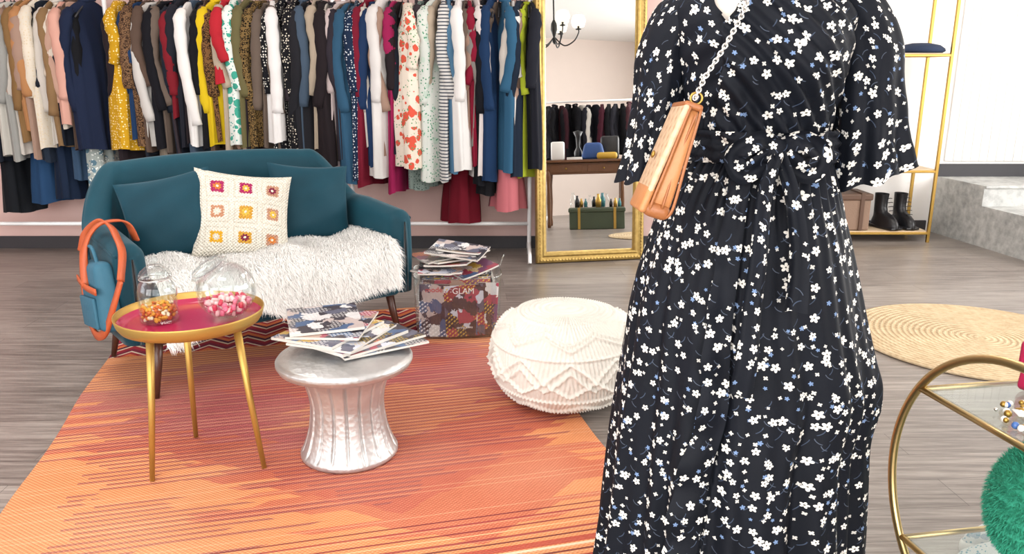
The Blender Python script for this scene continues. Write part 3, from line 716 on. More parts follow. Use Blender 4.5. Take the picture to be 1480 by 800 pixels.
FILL=['#3a3238','#1f2530','#b8a894','#5c4a40','#8a8580','#26303f','#6d5f55','#d2cbc2','#2a2226','#48586a','#a58878','#17181c']
gi=0
def fill(rk,X0,X1,Y,lst):
    global gi
    mb=MB(); mats=[]; hb=MB()
    R2=random.Random(int(X0*100))
    ps=sorted([l[0] for l in lst if l[4]]); extra=[]
    for a,b in zip(ps,ps[1:]):
        if b-a>8: extra.append(((a+b)/2,R2.uniform(205,236),6,('p',R2.choice(FILL)),.5,.015))
    for k,(p,yb,hw,ca,sl,yo) in enumerate(lst+extra):
        gi+=1
        x=px2x(p)-(X0+X1)/2; ht=hw*.00448*1.12
        kw=dict(pat=ca[0],c1=ca[1]); 
        if len(ca)>2: kw['c2']=ca[2]
        if len(ca)>3: kw['c3']=ca[3]
        kw['sc_']=60 if ca[0]in('d','l') else (46 if ca[0]=='s' else 44)
        mats.append(gmat('fabric_%d'%gi,**kw)); zb=y2z(yb)
        zt=1.71+R2.uniform(-.02,.015)
        if sl: garment(mb,k,x,zt,zb,ht,R2.uniform(.185,.215),yo,R2.uniform(-.32,.32)-.12,sl+R2.uniform(-.12,.08),gi)
        else: garment(mb,k,x,1.30,zb,ht,.17,yo,R2.uniform(-.2,.2),None,gi,True)
        hb.add(*tube([(x,yo,1.705),(x,yo,1.745),(x,yo+.012,1.785),(x,yo,1.803),(x,yo-.014,1.79)],.0025,6))
        hb.add(*tube([(x,yo-.17,1.60),(x,yo-.05,1.68),(x,yo,1.71),(x,yo+.05,1.68),(x,yo+.17,1.60)],.006,6))
    mb.build('hanging_clothes',mats,rk); hb.build('hangers',[M_hang],rk)
YK=5.47
for (X0,X1,l) in [(-4.75,-2.86,GL),(-2.66,-1.17,GM),(-1.10,.12,GR)]:
    fill(rack(X0,X1,YK),X0,X1,YK,l)

# ------------------------------------------------------------------ mirror
def mirror():
    e=empty('gold_floor_mirror',(.535,5.36,.002),(math.radians(-3.9),0,math.radians(11)))
    W,Hh,fw=.76,2.1,.075
    M_mir=NT('mirror_glass'); n=M_mir.n.new('ShaderNodeBsdfGlossy'); n.inputs['Roughness'].default_value=.0; n.inputs['Color'].default_value=(.88,.89,.88,1); M_mir.l.new(n.outputs[0],M_mir.out.inputs[0])
    MB().add(*rbox(W-2*fw+.02,.004,Hh-2*fw+.02,0),0,T(0,-.004,Hh/2),False).build('mirror_pane',[M_mir.mat],e)
    t=NT('antique_gold'); v=t.co(); nn=t.noise(v,40,4); t.bump(nn,.3,.004); Mg=t.fin(t.mix(nn,hx('#8a7038'),hx('#c9ab68')),.42,.75)
    mb=MB()
    prof=[(0,0),(0,-.03),(.006,-.040),(.018,-.044),(.028,-.036),(.040,-.030),(.052,-.034),(.062,-.030),(.070,-.018),(.075,-.006),(.075,0.01),(0,.01)]
    vs=[]
    for (cx,cz,dx,dz) in [(-W/2,0,1,1),(W/2,0,-1,1),(W/2,Hh,-1,-1),(-W/2,Hh,1,-1)]:
        for (a,b) in prof: vs.append((cx+dx*a,b,cz+dz*a))
    npf=len(prof); fs=[]
    for i in range(4):
        for j in range(npf):
            a=i*npf+j;b=i*npf+(j+1)%npf;c=((i+1)%4)*npf+(j+1)%npf;d=((i+1)%4)*npf+j; fs.append((a,b,c,d))
    mb.add(vs,fs,0,None,False)
    def beads(p0,p1):
        L=(Vector(p1)-Vector(p0)).length; n=int(L/.022)
        for i in range(n+1):
            p=Vector(p0).lerp(Vector(p1),i/n); mb.add(*ball(.0065,8,6),0,T(*p))
    o=.022;y=-.040; beads((-W/2+o,y,o),(W/2-o,y,o));beads((-W/2+o,y,Hh-o),(W/2-o,y,Hh-o));beads((-W/2+o,y,o),(-W/2+o,y,Hh-o));beads((W/2-o,y,o),(W/2-o,y,Hh-o))
    mb.build('gilt_frame',[Mg],e)
    mb=MB(); mb.add(*rbox(W-.04,.012,Hh-.04,.002),0,T(0,.014,Hh/2),False); mb.add(*tube([(-.1,.03,1.5),(-.1,.14,.01)],.012,8)); mb.build('backboard_and_strut',[M_wood],e)
mirror()

# ------------------------------------------------------------------ gold display shelf (right back)
ds=empty('gold_display_rack',(2.62,6.14,0)); mb=MB(); hw=.56;hd=.17
for x in (-hw,hw):
    for y in (-hd,hd): mb.add(*rbox(.022,.022,2.15,.003),0,T(x,y,1.075),False)
for z in (.07,.54,1.38,2.14):
    for y in (-hd,hd): mb.add(*rbox(2*hw,.018,.018,.003),0,T(0,y,z),False)
    for x in (-hw,hw): mb.add(*rbox(.018,2*hd,.018,.003),0,T(x,0,z),False)
mb.build('frame',[M_gold],ds)
mb=MB()
for z in (.083,.553,1.393): mb.add(*rbox(2*hw-.01,2*hd-.01,.008,.001),0,T(0,0,z),False)
mb.build('shelves',[simple('pale_wood_shelf','#cdb697',.5,bs=20)],ds)
MB().add(*lathe([(.001,.0),(.15,.0),(.17,.012),(.165,.03),(.13,.055),(.06,.07),(.001,.072)],36)).build('navy_beret',[simple('navy_felt','#22304a',.9,bs=120)],loc=(3.02,6.12,1.399))
M_blk=simple('black_leather','#17171b',.35,bs=50)
def boot(mb,M):
    vs=[]; 
    prof=[(-.0,.06,.14,.0),(.0,.06,.142,.02),(.0,.055,.135,.05),(-.005,.05,.12,.075),(-.02,.048,.10,.095),(-.055,.045,.062,.12),(-.062,.045,.055,.16),(-.062,.047,.057,.22),(-.06,.05,.06,.26)]
    na=24
    for (cy,rx,ry,z) in prof:
        for j in range(na):
            a=2*pi*j/na; vs.append((rx*math.cos(a)*.9,-cy*1+ry*math.sin(a),z))
    mb.add(vs,grid_faces(len(prof),na)+[tuple(range(na))[::-1]],0,M)
    mb.add(*rbox(.11,.27,.02,.008),0,M@T(0,0,.01))
    for k in range(5): mb.add(*tube([(-.025,-.02-.012*(4-k),.11+.03*k),(.0,-.03-.012*(4-k),.115+.03*k),(.025,-.02-.012*(4-k),.11+.03*k)],.003,5),0,M)
mb=MB(); boot(mb,T(-.08,0,0,rz=.3)); boot(mb,T(.07,.02,0,rz=.15)); mb.build('black_ankle_boots',[M_blk],loc=(2.98,6.10,.09))
mb=MB(); mb.add(*rbox(.42,.28,.24,.01),0,T(0,0,.12),False); mb.add(*rbox(.44,.3,.05,.01),1,T(0,0,.255),False)
for x in (-.14,.14): mb.add(*rbox(.03,.305,.29,.003),1,T(x,0,.145),False)
mb.build('storage_trunk',[simple('brown_canvas','#8a705e',.7,bs=80),simple('brown_leather','#5c4334',.5)],loc=(2.52,6.13,.09))
mb=MB(); mb.add(*rbox(.3,.2,.05,.008),0,T(0,0,.025)); mb.add(*rbox(.24,.18,.04,.008),1,T(.01,0,.07)); mb.build('folded_scarves',[simple('taupe_knit','#9a8678',.9),simple('grey_knit','#6a6a70',.9)],loc=(2.85,6.12,.56))

# ------------------------------------------------------------------ dress mannequin
def flower_mask(t,v,scale,R,keep,pet=5,off=(0,0,0),rnd=.85):
    s=t.vm('SCALE',t.vm('ADD',v,off),scale=scale)
    vo=t.vor(s,1,'2D',rnd=rnd); d=t.sep(t.vm('SUBTRACT',s,vo.outputs['Position'])); cs=t.sep(vo.outputs['Color'])
    a=t.m('ADD',t.m('ARCTAN2',d[1],d[0]),t.m('MULTIPLY',cs[0],6.28))
    r=t.m('SQRT',t.m('ADD',t.m('MULTIPLY',d[0],d[0]),t.m('MULTIPLY',d[1],d[1])))
    pt=t.m('ADD',.42,t.m('MULTIPLY',t.m('ABSOLUTE',t.m('COSINE',t.m('MULTIPLY',a,pet/2))),.58))
    Rr=t.m('MULTIPLY',pt,t.m('ADD',R*.75,t.m('MULTIPLY',cs[2],R*.45)))
    return t.m('MULTIPLY',t.m('LESS_THAN',r,Rr),t.m('LESS_THAN',cs[1],keep)),r,a,d
def mat_dress():
    t=NT('floral_navy_crepe'); v=t.co('UV')
    base=t.mix(t.noise(v,8,3),hx('#05080f'),hx('#0b101b'))
    m1,r1,a1,_=flower_mask(t,v,32,.265,.68,5)
    m2,r2,_,_=flower_mask(t,v,54,.22,.28,4,(3.3,1.7,0))
    m3,_,_,_=flower_mask(t,v,46,.20,.13,5,(7.1,4.2,0))
    def sprig(rot,sc_,keep,bend):
        st=t.mp(v,(1,1,1),rot=(0,0,rot)); s=t.vm('SCALE',st,scale=sc_); vo=t.vor(s,1,'2D'); d=t.sep(t.vm('SUBTRACT',s,vo.outputs['Position'])); cs=t.sep(vo.outputs['Color'])
        line=t.m('MULTIPLY',t.m('LESS_THAN',t.m('ABSOLUTE',t.m('ADD',d[0],t.m('MULTIPLY',t.m('MULTIPLY',d[1],d[1]),bend))),.026),t.m('LESS_THAN',t.m('ABSOLUTE',d[1]),.30))
        return t.m('MULTIPLY',line,t.m('LESS_THAN',cs[0],keep))
    c=t.mix(sprig(.7,34,.40,.8),base,hx('#3a4456')); c=t.mix(sprig(-.9,38,.35,-.9),c,hx('#4a515f'))
    c=t.mix(m3,c,hx('#6d84a8')); c=t.mix(m2,c,hx('#c4c1bb')); c=t.mix(m1,c,hx('#e4e0d8'))
    ctr=t.m('MULTIPLY',m1,t.m('LESS_THAN',r1,.05)); c=t.mix(ctr,c,hx('#5c584e'))
    t.bump(t.noise(v,400,2),.12,.001)
    return t.fin(c,.7,0,.22)
M_dress=mat_dress()
MX,MY=.0,1.62
man=empty('dress_form_mannequin')
Zt=[.05,.19,.367,.50,.536,.60,.65,.697,.78,.851,.93,1.0,1.07,1.12,1.15,1.20,1.27,1.33,1.37,1.40,1.425,1.445,1.46,1.48]
XLt=[.190,.205,.219,.228,.231,.235,.240,.245,.252,.2645,.285,.308,.338,.362,.364,.350,.330,.312,.300,.305,.34,.395,.425,.435]
XRt=[.780,.765,.755,.748,.750,.768,.766,.748,.724,.706,.684,.664,.642,.626,.624,.632,.646,.654,.656,.645,.60,.555,.525,.515]
HYt=[.27,.255,.24,.225,.222,.215,.21,.205,.195,.185,.172,.155,.132,.114,.110,.118,.135,.135,.125,.115,.09,.07,.056,.05]
def prof_at(z):
    return np.interp(z,Zt,XLt),np.interp(z,Zt,XRt),np.interp(z,Zt,HYt)
zz=np.linspace(.0,1.5,600); A=np.array([prof_at(z) for z in zz]); ker=np.hanning(25);ker/=ker.sum()
Ap=np.pad(A,((12,12),(0,0)),mode='edge'); A=np.stack([np.convolve(Ap[:,k],ker,'valid') for k in range(3)],1)
def pf(z):
    k=min(max(z/1.5*599,0),598.999); i=int(k); return A[i]*(1-(k-i))+A[i+1]*(k-i)
def fold(a,z):
    w=1-sst(.25,1.08,z)
    f=.55*math.sin(11*a+1.3+.8*math.sin(z*3))+.35*math.sin(19*a+.4-z*1.5)+.22*math.sin(31*a+2+z*2)
    f2=.4*math.sin(43*a+z*3)*sst(.0,.4,1-abs(z-.95)*3)
    return .024*w*f+.0035*f2
def wrapside(a,z): return math.sin(a) > (-.78+ (z-1.12)*.9)
def wrapx(z): return -.035-.10*(1.1-z)
def dsurf(a,z,off=0):
    xl,xr,hy=pf(z); cx=(xl+xr)/2; h=(xr-xl)/2
    d=fold(a,z)+off
    sx=math.sin(a);cy=math.cos(a)
    bust=0
    if 1.12<z<1.42 and cy>0:
        for bx in (-.5,.42):
            bust+=.028*math.exp(-((sx-bx)/.33)**2-((z-1.285)/.06)**2)
    if z>1.10:
        wv=sst(1.10,1.16,z)*max(0,cy)
        k=(z*1.0+ (sx*.20 if wrapside(a,z) else -sx*.12)); d+= .0055*wv*math.sin(k*135)+.003*wv*math.sin(k*85+1)
        if wrapside(a,z): d+=.010*max(0,cy)**.3
    else:
        if cy>0 and sx*h < wrapx(z): pass
        elif cy>0: d+=.016*max(0,cy)**.5*sst(1.11,1.04,z) if False else .014*max(0,cy)**.5*(1-sst(1.02,1.10,z)*.5)
        g=sst(.92,1.10,z)*(1-sst(1.10,1.14,z)); d+=.0055*g*math.sin(46*a+3*math.sin(z*20))
    return (cx+(h+d)*sx, MY-(hy+d+bust)*cy, z)
def ztop(a):
    sx=math.sin(a); cy=math.cos(a)
    if cy>0: 
        x=abs(sx+.50); return 1.356+.12*min(1,x/.42)
    return 1.475
def build_dress():
    mb=MB(); na=480; nr=240; vs=[];uv=[]
    for i in range(nr+1):
        u=i/nr
        for j in range(na+1):
            a=-pi+2*pi*j/na
            zt=ztop(a); zb=.06+.012*math.sin(7*a)
            if u<.75: z=zb+(1.10-zb)*u/.75
            else: z=1.10+(zt-1.10)*(u-.75)/.25
            vs.append(dsurf(a,z)); xl,xr,hy=pf(z); uv.append((a*((xr-xl)/2*.5+hy*.5)*1.05,z))
    mb.add(vs,grid_faces(nr+1,na+1,False),0,None,True,uv)
    return mb
build_dress().build('wrap_dress',[M_dress],man)
mb=MB(); vs=[];uv=[]; n=130
for i in range(n+1):
    u=i/n; z=1.09-(1.09-.09)*u
    xl,xr,hy=pf(z); h=(xr-xl)/2; s=wrapx(z)/h; a0=math.asin(max(-.9,s))
    wdt=.035+.035*u
    for j in range(7):
        v=j/6
        o=.016+.014*v*math.sin(i*.45)*(.4+.6*u)+.004*v
        p=dsurf(a0-.02-(wdt*v/h),z,o); vs.append(p); uv.append((p[0]+.3,z))
mb.add(vs,grid_faces(n+1,7,False),0,None,True,uv)
mb.build('wrap_edge_flounce',[M_dress],man)
mb=MB(); vs=[];uv=[]; na=200
for i in range(13):
    z=1.10+.06*i/12
    for j in range(na+1):
        a=-pi+2*pi*j/na; o=.013+.004*math.sin(pi*i/12)+.0035*math.sin(i*1.6+a*3); p=dsurf(a,z,o); vs.append(p); uv.append((a*.14,z*1.0+.5))
mb.add(vs,grid_faces(13,na+1,False),0,None,True,uv)
def front(px,z,off=.012):
    xl,xr,hy=pf(z); cx=(xl+xr)/2;h=(xr-xl)/2; a=math.asin(max(-.98,min(.98,(px-cx)/h))); return Vector(dsurf(a,z,off))
K=front(.485,1.128,.028)
v2,f2=ball(.028,18,14,(1,.7,1)); v2=[(x*(1+.12*math.sin(z*300)),y,z) for x,y,z in v2]; mb.add(v2,f2,0,T(*K),True,[(x*1.0+.3,z) for x,y,z in v2])
def strip(path,w,seed):
    P=smooth_path(path,10); vs=[];uv=[]; L=0
    for i,p in enumerate(P):
        if i: L+=(P[i]-P[i-1]).length
        t=(P[min(i+1,len(P)-1)]-P[max(i-1,0)]).normalized(); s=t.cross(Vector((0,-1,0))).normalized()
        for j in range(7):
            q=j/6-.5; q_=p+s*(w[0]+(w[1]-w[0])*i/len(P))*q+Vector((0,-.008*math.cos(q*6+seed)-.003*math.sin(i*.4+seed),0)); vs.append(tuple(q_)); uv.append((q*w[1]+seed,L))
    mb.add(vs,grid_faces(len(P),7,False),0,None,True,uv)
strip([K+Vector((0,-.016,0)),front(.465,1.05,.045),front(.450,.9,.042),front(.442,.78,.046),front(.436,.69,.046)],(.022,.046),1.3)
strip([K+Vector((0,-.016,0)),front(.500,1.06,.045),front(.508,.95,.044),front(.503,.85,.046)],(.022,.044),2.7)
for sgn in (-1,1):
    strip([K,K+Vector((sgn*.035,-.026,.022)),K+Vector((sgn*.078,-.018,-.004)),K+Vector((sgn*.060,-.010,-.040)),K+Vector((sgn*.01,-.012,-.008))],(.034,.040),3.1+sgn)
mb.build('waist_tie',[M_dress],man)
def sleeve(path,R0,name,hemslope,ph):
    P=smooth_path(path,14); n=len(P); vs=[];uv=[]; na=84; L=0
    for i,p in enumerate(P):
        u=i/(n-1)
        if i: L+=(P[i]-P[i-1]).length
        rx,ry=np.interp(u,[r[0] for r in R0],[r[1] for r in R0]),np.interp(u,[r[0] for r in R0],[r[2] for r in R0])
        for j in range(na+1):
            a=-pi+2*pi*j/na; f=1+(.03+.13*sst(.35,1,u))*(math.sin(7*a+ph)*.6+math.sin(12*a+ph*2)*.4)+.02*math.sin(u*26+2*a+ph)
            dz=hemslope*math.sin(a)*sst(.4,1,u)
            vs.append((p.x+rx*math.sin(a)*f,p.y-ry*math.cos(a)*f,p.z+dz+ .004*math.sin(9*a)*u)); uv.append((a*.075+ph,L))
    fs=grid_faces(n,na+1,False)
    mb=MB(); mb.add(vs,fs,0,None,True,uv); 
    vi=[]
    for i in range(n):
        for j in range(na+1):
            v=Vector(vs[i*(na+1)+j]); c=Vector((P[i].x,P[i].y,v.z)); vi.append(tuple(c+(v-c)*.95))
    mb.add(vi,[f[::-1] for f in fs],0,None,True,uv)
    mb.build(name,[M_dress],man)
sleeve([(.385,1.63,1.43),(.335,1.64,1.385),(.305,1.66,1.30),(.298,1.67,1.20),(.292,1.68,1.12),(.286,1.68,1.055)],[(0,.03,.05),(.12,.055,.07),(.3,.056,.07),(.6,.050,.066),(.85,.054,.072),(1,.064,.082)],'sleeve_left',.01,.5)
sleeve([(.59,1.63,1.44),(.655,1.63,1.40),(.695,1.63,1.32),(.710,1.63,1.22),(.718,1.63,1.14),(.722,1.63,1.065)],[(0,.03,.05),(.12,.058,.07),(.3,.066,.075),(.6,.064,.074),(.85,.070,.08),(1,.086,.095)],'sleeve_right',.03,2.1)
mb=MB(); vs=[];na=64
zsb=[.80,.9,1.0,1.1,1.2,1.27,1.33,1.37,1.40,1.43,1.45,1.465]
for z in zsb:
    xl,xr,hy=pf(z)
    cx=(xl+xr)/2; h=(xr-xl)/2-.02;hy-=.018
    for j in range(na):
        a=2*pi*j/na; vs.append((cx+h*math.sin(a),MY-hy*math.cos(a),z))
for (z,r) in [(1.48,.052),(1.51,.050),(1.55,.050),(1.57,.052),(1.575,.03),(1.576,.001)]:
    for j in range(na):
        a=2*pi*j/na; vs.append((.475+r*math.sin(a),MY-r*math.cos(a)*1.05,z))
mb.add(vs,grid_faces(len(zsb)+6,na)+[tuple(range(na))])
mb.build('torso_form',[simple('mannequin_fabric','#e4d9cd',.6)],man)
mb=MB(); mb.add(*tube([(.48,MY,.02),(.48,MY,.82)],.014,14)); mb.add(*lathe([(.001,0),(.15,0),(.152,.008),(.14,.014),(.03,.02),(.016,.04),(.001,.04)],40),0,T(.48,MY,.001)); mb.build('stand',[M_rack],man)

# crossbody bag
BL=(.285,1.45,1.115); BR=(math.radians(-4),math.radians(18),math.radians(-2))
cb=empty('crossbody_bag',BL,BR)
M_tan=simple('tan_leather','#b97b49',.45,bs=90,bst=.12)
M_tan2=simple('tan_leather_dark','#9c5f34',.45,bs=90,bst=.12)
t=NT('pale_quilted_leather'); v=t.co(); s=t.sep(v); q=t.m('MAXIMUM',t.m('ABSOLUTE',t.m('SINE',t.m('MULTIPLY',t.m('ADD',s[1],s[2]),90))),t.m('ABSOLUTE',t.m('SINE',t.m('MULTIPLY',t.m('SUBTRACT',s[1],s[2]),90)))); t.bump(q,.4,.005); M_cream=t.fin(t.mix(q,hx('#b08a66'),hx('#cbab8a')),.45)
mb=MB()
def wedge(sx0,sx1,sy,sz,b):
    vs,fs=rbox(1,1,1,b,4)
    return [(x*(sx0+(sx1-sx0)*(.5-z)),y*sy,z*sz) for x,y,z in vs],fs
vs,fs=wedge(.018,.042,.12,.20,.2); mb.add(vs,fs,0,T(.004,0,0))
vs,fs=rbox(.012,.128,.165,.006,3); mb.add(vs,fs,1,T(-.018,0,.015,ry=math.radians(4)))
mb.add(*rbox(.034,.124,.012,.005,3),2,T(-.002,0,.097))
mb.add(*rbox(.014,.127,.05,.006,3),0,T(-.024,0,-.078,ry=math.radians(4))); mb.add(*rbox(.048,.126,.028,.012,3),2,T(.0,0,-.092))
for xx in (-.012,.020):
    mb.add(*tube(smooth_path([(xx*.6,-.061,.095),(xx*.9,-.064,.0),(xx*1.2,-.063,-.08),(xx*.9,-.056,-.10)],6),.0028,6),2)
mb.add(*tube(smooth_path([(.006,-.064,.085),(.004,-.056,.0),(.006,-.063,-.085)],6),.0025,6),2)
mb.add(*ball(.007,12,8,(.5,1,1)),3,T(-.031,0,.0))
mb.add(*tube([(.010*math.cos(a),-.045,.112+.010*math.sin(a)) for a in [2*pi*i/16 for i in range(16)]],.0022,6,True),3)
mb.build('bag_body',[M_tan,M_cream,M_tan2,M_gold],cb)
path=smooth_path([(.316,1.405,1.226),(.336,1.42,1.262),(.368,1.43,1.312),(.402,1.45,1.372),(.428,1.50,1.425),(.447,1.56,1.478),(.455,1.63,1.497),(.44,1.70,1.47),(.40,1.765,1.40),(.36,1.77,1.30),(.345,1.72,1.22),(.340,1.62,1.19),(.325,1.50,1.205)],14)
Ls=[0]
for i in range(1,len(path)): Ls.append(Ls[-1]+(path[i]-path[i-1]).length)
mb=MB(); step=.0074; N=int(Ls[-1]/step)
for k in range(N):
    s_=k*step; i=max(1,next(q for q in range(len(Ls)) if Ls[q]>=s_)); u=(s_-Ls[i-1])/(Ls[i]-Ls[i-1]+1e-9); p=path[i-1].lerp(path[i],u); t_=(path[i]-path[i-1]).normalized()
    q=t_.to_track_quat('X','Z').to_matrix().to_4x4(); M=Matrix.Translation(p)@q@Euler((pi/4+(pi/2 if k%2 else 0),0,0)).to_matrix().to_4x4()
    mb.add(*tube([(.0058*math.cos(a),.0038*math.sin(a),0) for a in [2*pi*j/10 for j in range(10)]],.0015,5,True),0,M)
o=mb.build('chain_strap',[M_silver]); 
o.parent=cb; o.matrix_parent_inverse=(T(*BL,*BR)).inverted()

# ------------------------------------------------------------------ bar cart
CL=(.972,1.41); CR=math.radians(10)
bc=empty('gold_bar_cart',(CL[0],CL[1],0),(0,0,CR)); mb=MB(); R=.335; zc=.39
for x in (0,.42):
    mb.add(*tube([(x,R*math.cos(a),zc+R*math.sin(a)) for a in [2*pi*i/90 for i in range(90)]],.0095,12,True))
for z in (.575,.20):
    hc=math.sqrt(R*R-(z-zc)**2)
    for y in (-hc+.01,hc-.01): mb.add(*tube([(0,y,z),(.42,y,z)],.007,10))
    for x in (0,.42): mb.add(*tube([(x,-hc,z),(x,hc,z)],.007,10))
mb.build('frame',[simple('champagne_gold','#cdb27c',.33,1,var=.03)],bc)
mb=MB()
for z in (.580,.205):
    hc=math.sqrt(R*R-(z-zc)**2)-.012; mb.add(*rbox(.41,2*hc,.006,.001),0,T(.21,0,z),False)
mb.build('glass_shelves',[mat_glass('shelf_glass',(.93,.97,.95,1))],bc)
mb=MB()
for x in (0,.42):
    for y in (-.16,.16):
        mb.add(*tube([(x-.012,y,.03),(x+.012,y,.03)],.028,20)); mb.add(*tube([(x,y,.03),(x,y,.11)],.007,8))
mb.build('casters',[M_blk],bc)
MC=T(CL[0],CL[1],0,rz=CR)
def put(name,mb,mats,x,y,z,rz=0,s=1):
    o=mb.build(name,mats); o.matrix_world=MC@T(x,y,z,rz=rz,s=s); return o
mb=MB(); 
for k in range(8):
    cx,cy=random.uniform(.07,.34),random.uniform(-.05,.12)
    mb.add(*tube([(cx+.03*math.cos(a),cy+.022*math.sin(a),.003) for a in [2*pi*i/24 for i in range(24)]],.0022,6,True),k%3)
for k in range(160):
    cx,cy=random.gauss(.16,.08),random.gauss(.05,.07)
    mb.add(*ball(random.uniform(.003,.008),7,5),random.choice([0,0,1,2,2,3]),T(min(.38,max(.03,cx)),min(.13,cy),.008))
for k in range(9):
    mb.add(*rbox(.05,.035,.002,.0005),2,T(random.uniform(.05,.36),random.uniform(-.05,.10),.0015+.0022*k,rz=random.random()*3),False)
put('jewellery_display',mb,[M_gold,M_silver,simple('card_white','#f1efea',.5),simple('bead_blue','#4a6fb0',.2)],0,0,.5845)
mb=MB(); mb.add(*wedge(.045,.075,.16,.15,.15),0,T(0,0,.077)); mb.add(*rbox(.07,.155,.09,.012,3),0,T(-.006,0,.10)); mb.add(*ball(.01,10,8),1,T(-.045,0,.075))
put('magenta_clutch_bag',mb,[simple('magenta_leather','#b82050',.45,bs=70),M_gold],.25,.205,.5845,-1.2,.8)
# fluffy mint wool bundle
mb=MB(); V=[];F=[]
vs,fs=ball(.085,40,28,(1,1,1.5)); vs=[(x*(1+.12*math.sin(9*z*20+x*40)),y*(1+.12*math.sin(y*60+z*50)),z) for x,y,z in vs]; mb.add(vs,fs,0,T(0,0,.132))
for k in range(11000):
    th=random.random()*2*pi; cz=random.uniform(-1,1); sr=math.sqrt(1-cz*cz); n=Vector((sr*math.cos(th),sr*math.sin(th),cz)); p=Vector((n.x*.085,n.y*.085,n.z*.1275+.134))
    d=(n+Vector((random.gauss(0,.5),random.gauss(0,.5),random.gauss(0,.5)))).normalized(); p1=p+d*.010; p2=p1+(d+Vector((0,0,-.5))).normalized()*.008; p2.z=max(.001,p2.z);p1.z=max(.001,p1.z)
    s=Vector((random.uniform(-1,1),random.uniform(-1,1),0)).normalized()*.0011; o=len(V); V+=[tuple(p-s),tuple(p+s),tuple(p1+s),tuple(p1-s),tuple(p2)]; F+=[(o,o+1,o+2,o+3),(o+3,o+2,o+4)]
mb.add(V,F)
M_mint=simple('mint_fluffy_wool','#3aa888',.9,bs=90,bst=.5)
put('mint_wool_bundle',mb,[M_mint],.200,.12,.209,.0,1.05)
def shoe(mb,M):
    na=28;vs=[]
    pr=[(.0,.045,.14,.0),(0,.048,.143,.012),(0,.047,.142,.028),(0,.043,.136,.034),(.0,.041,.128,.05),(.012,.037,.108,.068),(.035,.034,.08,.085),(.05,.031,.06,.098),(.05,.026,.053,.10),(.05,.022,.048,.06)]
    for (cy,rx,ry,z) in pr:
        for j in range(na):
            a=2*pi*j/na; vs.append((rx*math.cos(a)*(1+.12*math.sin(a)),cy+ry*math.sin(a),z))
    f=grid_faces(len(pr),na); mb.add(vs,f[:na*3]+[tuple(range(na))[::-1]],1,M); mb.add(vs,f[na*3:],0,M)
    for k in range(5): mb.add(*tube([(-.024,-.05+.02*k,.062+.007*k),(0,-.052+.02*k,.072+.008*k),(.024,-.05+.02*k,.062+.007*k)],.0028,5),1,M)
M_fs=gmat('floral_canvas','f','#dfe5e6','#3a8aa0','#8aa0b0',sc_=90)
mb=MB(); shoe(mb,T(0,0,0,rz=math.radians(-100))); shoe(mb,T(.06,.11,0,rz=math.radians(-85)))
o=mb.build('floral_sneakers',[M_fs,M_wtrim]); o.matrix_world=T(1.30,1.815,.002)

# ------------------------------------------------------------------ items seen in the mirror
ax=math.atan2(.463,.886)
PA=Vector((.886,.463,0)); PB=Vector((-.463,.886,0))
D0=Vector((2.38,1.62,0))+PA*.04
M_dw=simple('old_oak','#6b4426',.4,bs=25,bst=.3)
dk=empty('antique_writing_desk',tuple(D0),(0,0,ax)); mb=MB()
mb.add(*rbox(.98,.6,.03,.006),0,T(0,0,.775),False); mb.add(*rbox(.90,.5,.13,.004),0,T(0,0,.69),False)
for x in (-.43,.43):
    for y in (-.23,.23): mb.add(*lathe([(.001,0),(.02,0),(.024,.05),(.018,.1),(.026,.3),(.022,.5),(.032,.6),(.032,.68),(.001,.68)],16),0,T(x,y,0))
for x in (-.22,.22): mb.add(*rbox(.38,.012,.09,.004),0,T(x,.252,.69),False); mb.add(*ball(.012),1,T(x,.265,.69))
mb.build('desk_body',[M_dw,M_gold],dk)
C0=D0+PA*.13+PB*.50
mb=MB(); mb.add(*rbox(.62,.30,.20,.01),0,T(0,0,.10),False); mb.add(*rbox(.64,.32,.045,.01),0,T(0,0,.215),False)
for x in (-.2,.2): mb.add(*rbox(.03,.325,.24,.003),1,T(x,0,.122),False)
mb.build('green_chest',[simple('green_paint','#434e3a',.5),M_gold],loc=tuple(C0),rot=(0,0,ax))
mb=MB()
for k in range(12): mb.add(*lathe([(.001,0),(.02,0),(.022,.05),(.01,.08),(.01,.1),(.001,.1)],14),k%4,T(-.27+.048*k,random.uniform(-.08,.08),0,s=random.uniform(.8,1.7)))
mb.build('glass_bottles',[M_glass,M_blk,M_gold,simple('teal_bottle','#3f7d86',.2)],loc=(C0.x,C0.y,.243),rot=(0,0,ax))
mb=MB(); mb.add(*wedge(.2,.3,.2,.2,.2),0,T(.10,0,.1)); mb.add(*rbox(.24,.2,.08,.03),1,T(.26,.1,.041)); mb.add(*rbox(.16,.12,.22,.02),2,T(-.32,.05,.111)); mb.add(*rbox(.18,.22,.03,.004),2,T(-.12,.1,.016))
mb.add(*lathe([(.001,0),(.05,0),(.05,.1),(.02,.16),(.03,.28),(.06,.34),(.001,.36)],20),3,T(-.08,-.1,0)); mb.add(*rbox(.22,.16,.28,.03),3,T(.3,-.15,.141))
mb.build('bags_and_papers',[simple('blue_canvas','#2c4f8c',.6),simple('yellow_pouch','#c9a23a',.6),M_wtrim,M_blk],loc=(D0.x,D0.y,.791),rot=(0,0,ax))
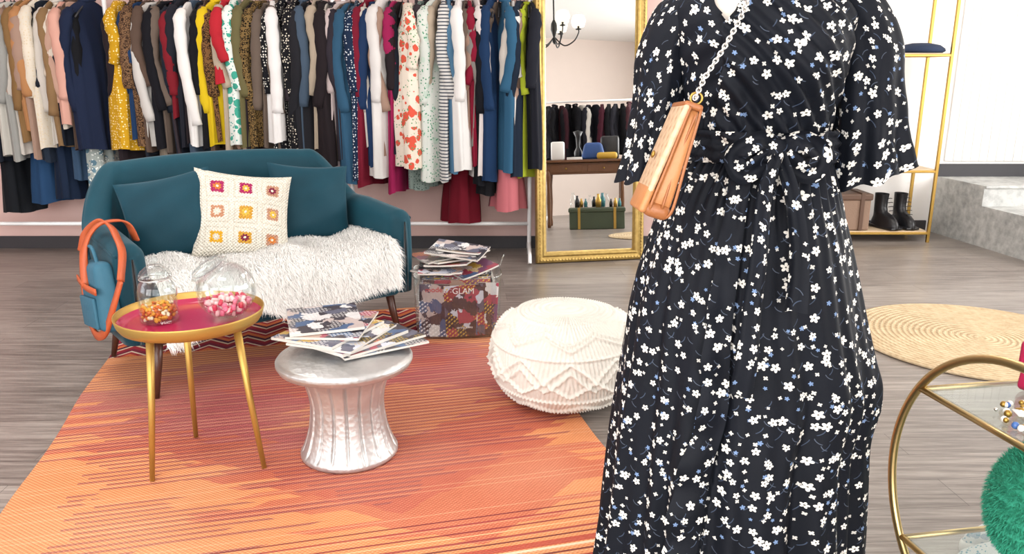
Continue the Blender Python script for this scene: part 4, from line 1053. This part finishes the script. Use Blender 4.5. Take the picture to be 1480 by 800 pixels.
def rack2():
    e=empty('garment_rack',(3.14,.35,0),(0,0,ax)); mb=MB()
    mb.add(*tube([(-.62,0,1.62),(.62,0,1.62)],.013,10))
    for s in (-1,1): mb.add(*tube([(s*.6,0,1.62),(s*.6,0,.05)],.013,10)); mb.add(*tube([(s*.6,-.22,.014),(s*.6,0,.06),(s*.6,.22,.014)],.012,8))
    mb.build('frame',[M_rack],e); g=MB(); cols=['#17171b','#202028','#3a1a22','#15151a','#15151a','#d6d0c8','#24242c','#1a1c24','#4a1f2c','#18181c','#2c2c34','#141418','#4a2a30']
    mats=[gmat('dark_fabric_%d'%i,'p',c) for i,c in enumerate(cols)]
    for k in range(13): garment(g,k,-.55+.092*k,1.57,random.uniform(.72,.95),.07,.19,0,random.uniform(-.5,.5),.45,100+k)
    g.build('hanging_clothes',mats,e)
rack2()
ch=empty('chandelier',(1.58,2.62,ZC)); mb=MB(); M_iron=simple('black_iron','#1c1b1c',.4)
mb.add(*lathe([(.001,0),(.06,0),(.05,-.03),(.012,-.04),(.008,-.05),(.008,-.56),(.03,-.60),(.035,-.66),(.012,-.73),(.02,-.78),(.001,-.81)],20),0)
sh=MB()
for k in range(5):
    a=2*pi*k/5+.4; c,s=math.cos(a),math.sin(a); dz=-.18
    mb.add(*tube(smooth_path([(0,0,-.55+dz),(.10*c,.10*s,-.64+dz),(.20*c,.20*s,-.60+dz),(.25*c,.25*s,-.52+dz),(.25*c,.25*s,-.48+dz)],6),.007,8),0)
    mb.add(*lathe([(.001,-.49),(.03,-.485),(.03,-.478),(.012,-.475),(.012,-.43),(.001,-.43)],14),0,T(.25*c,.25*s,dz))
    sh.add(*lathe([(.055,-.46),(.06,-.455),(.075,-.40),(.06,-.35),(.045,-.34),(.042,-.345),(.057,-.352),(.071,-.40),(.056,-.452)],24),0,T(.25*c,.25*s,dz))
mb.build('arms',[M_iron],ch)
ts=NT('opal_shade'); ts.b.inputs['Emission Color'].default_value=(1,.93,.8,1); ts.b.inputs['Emission Strength'].default_value=.8
sh.build('shades',[ts.fin((.95,.92,.85,1),.4)],ch)
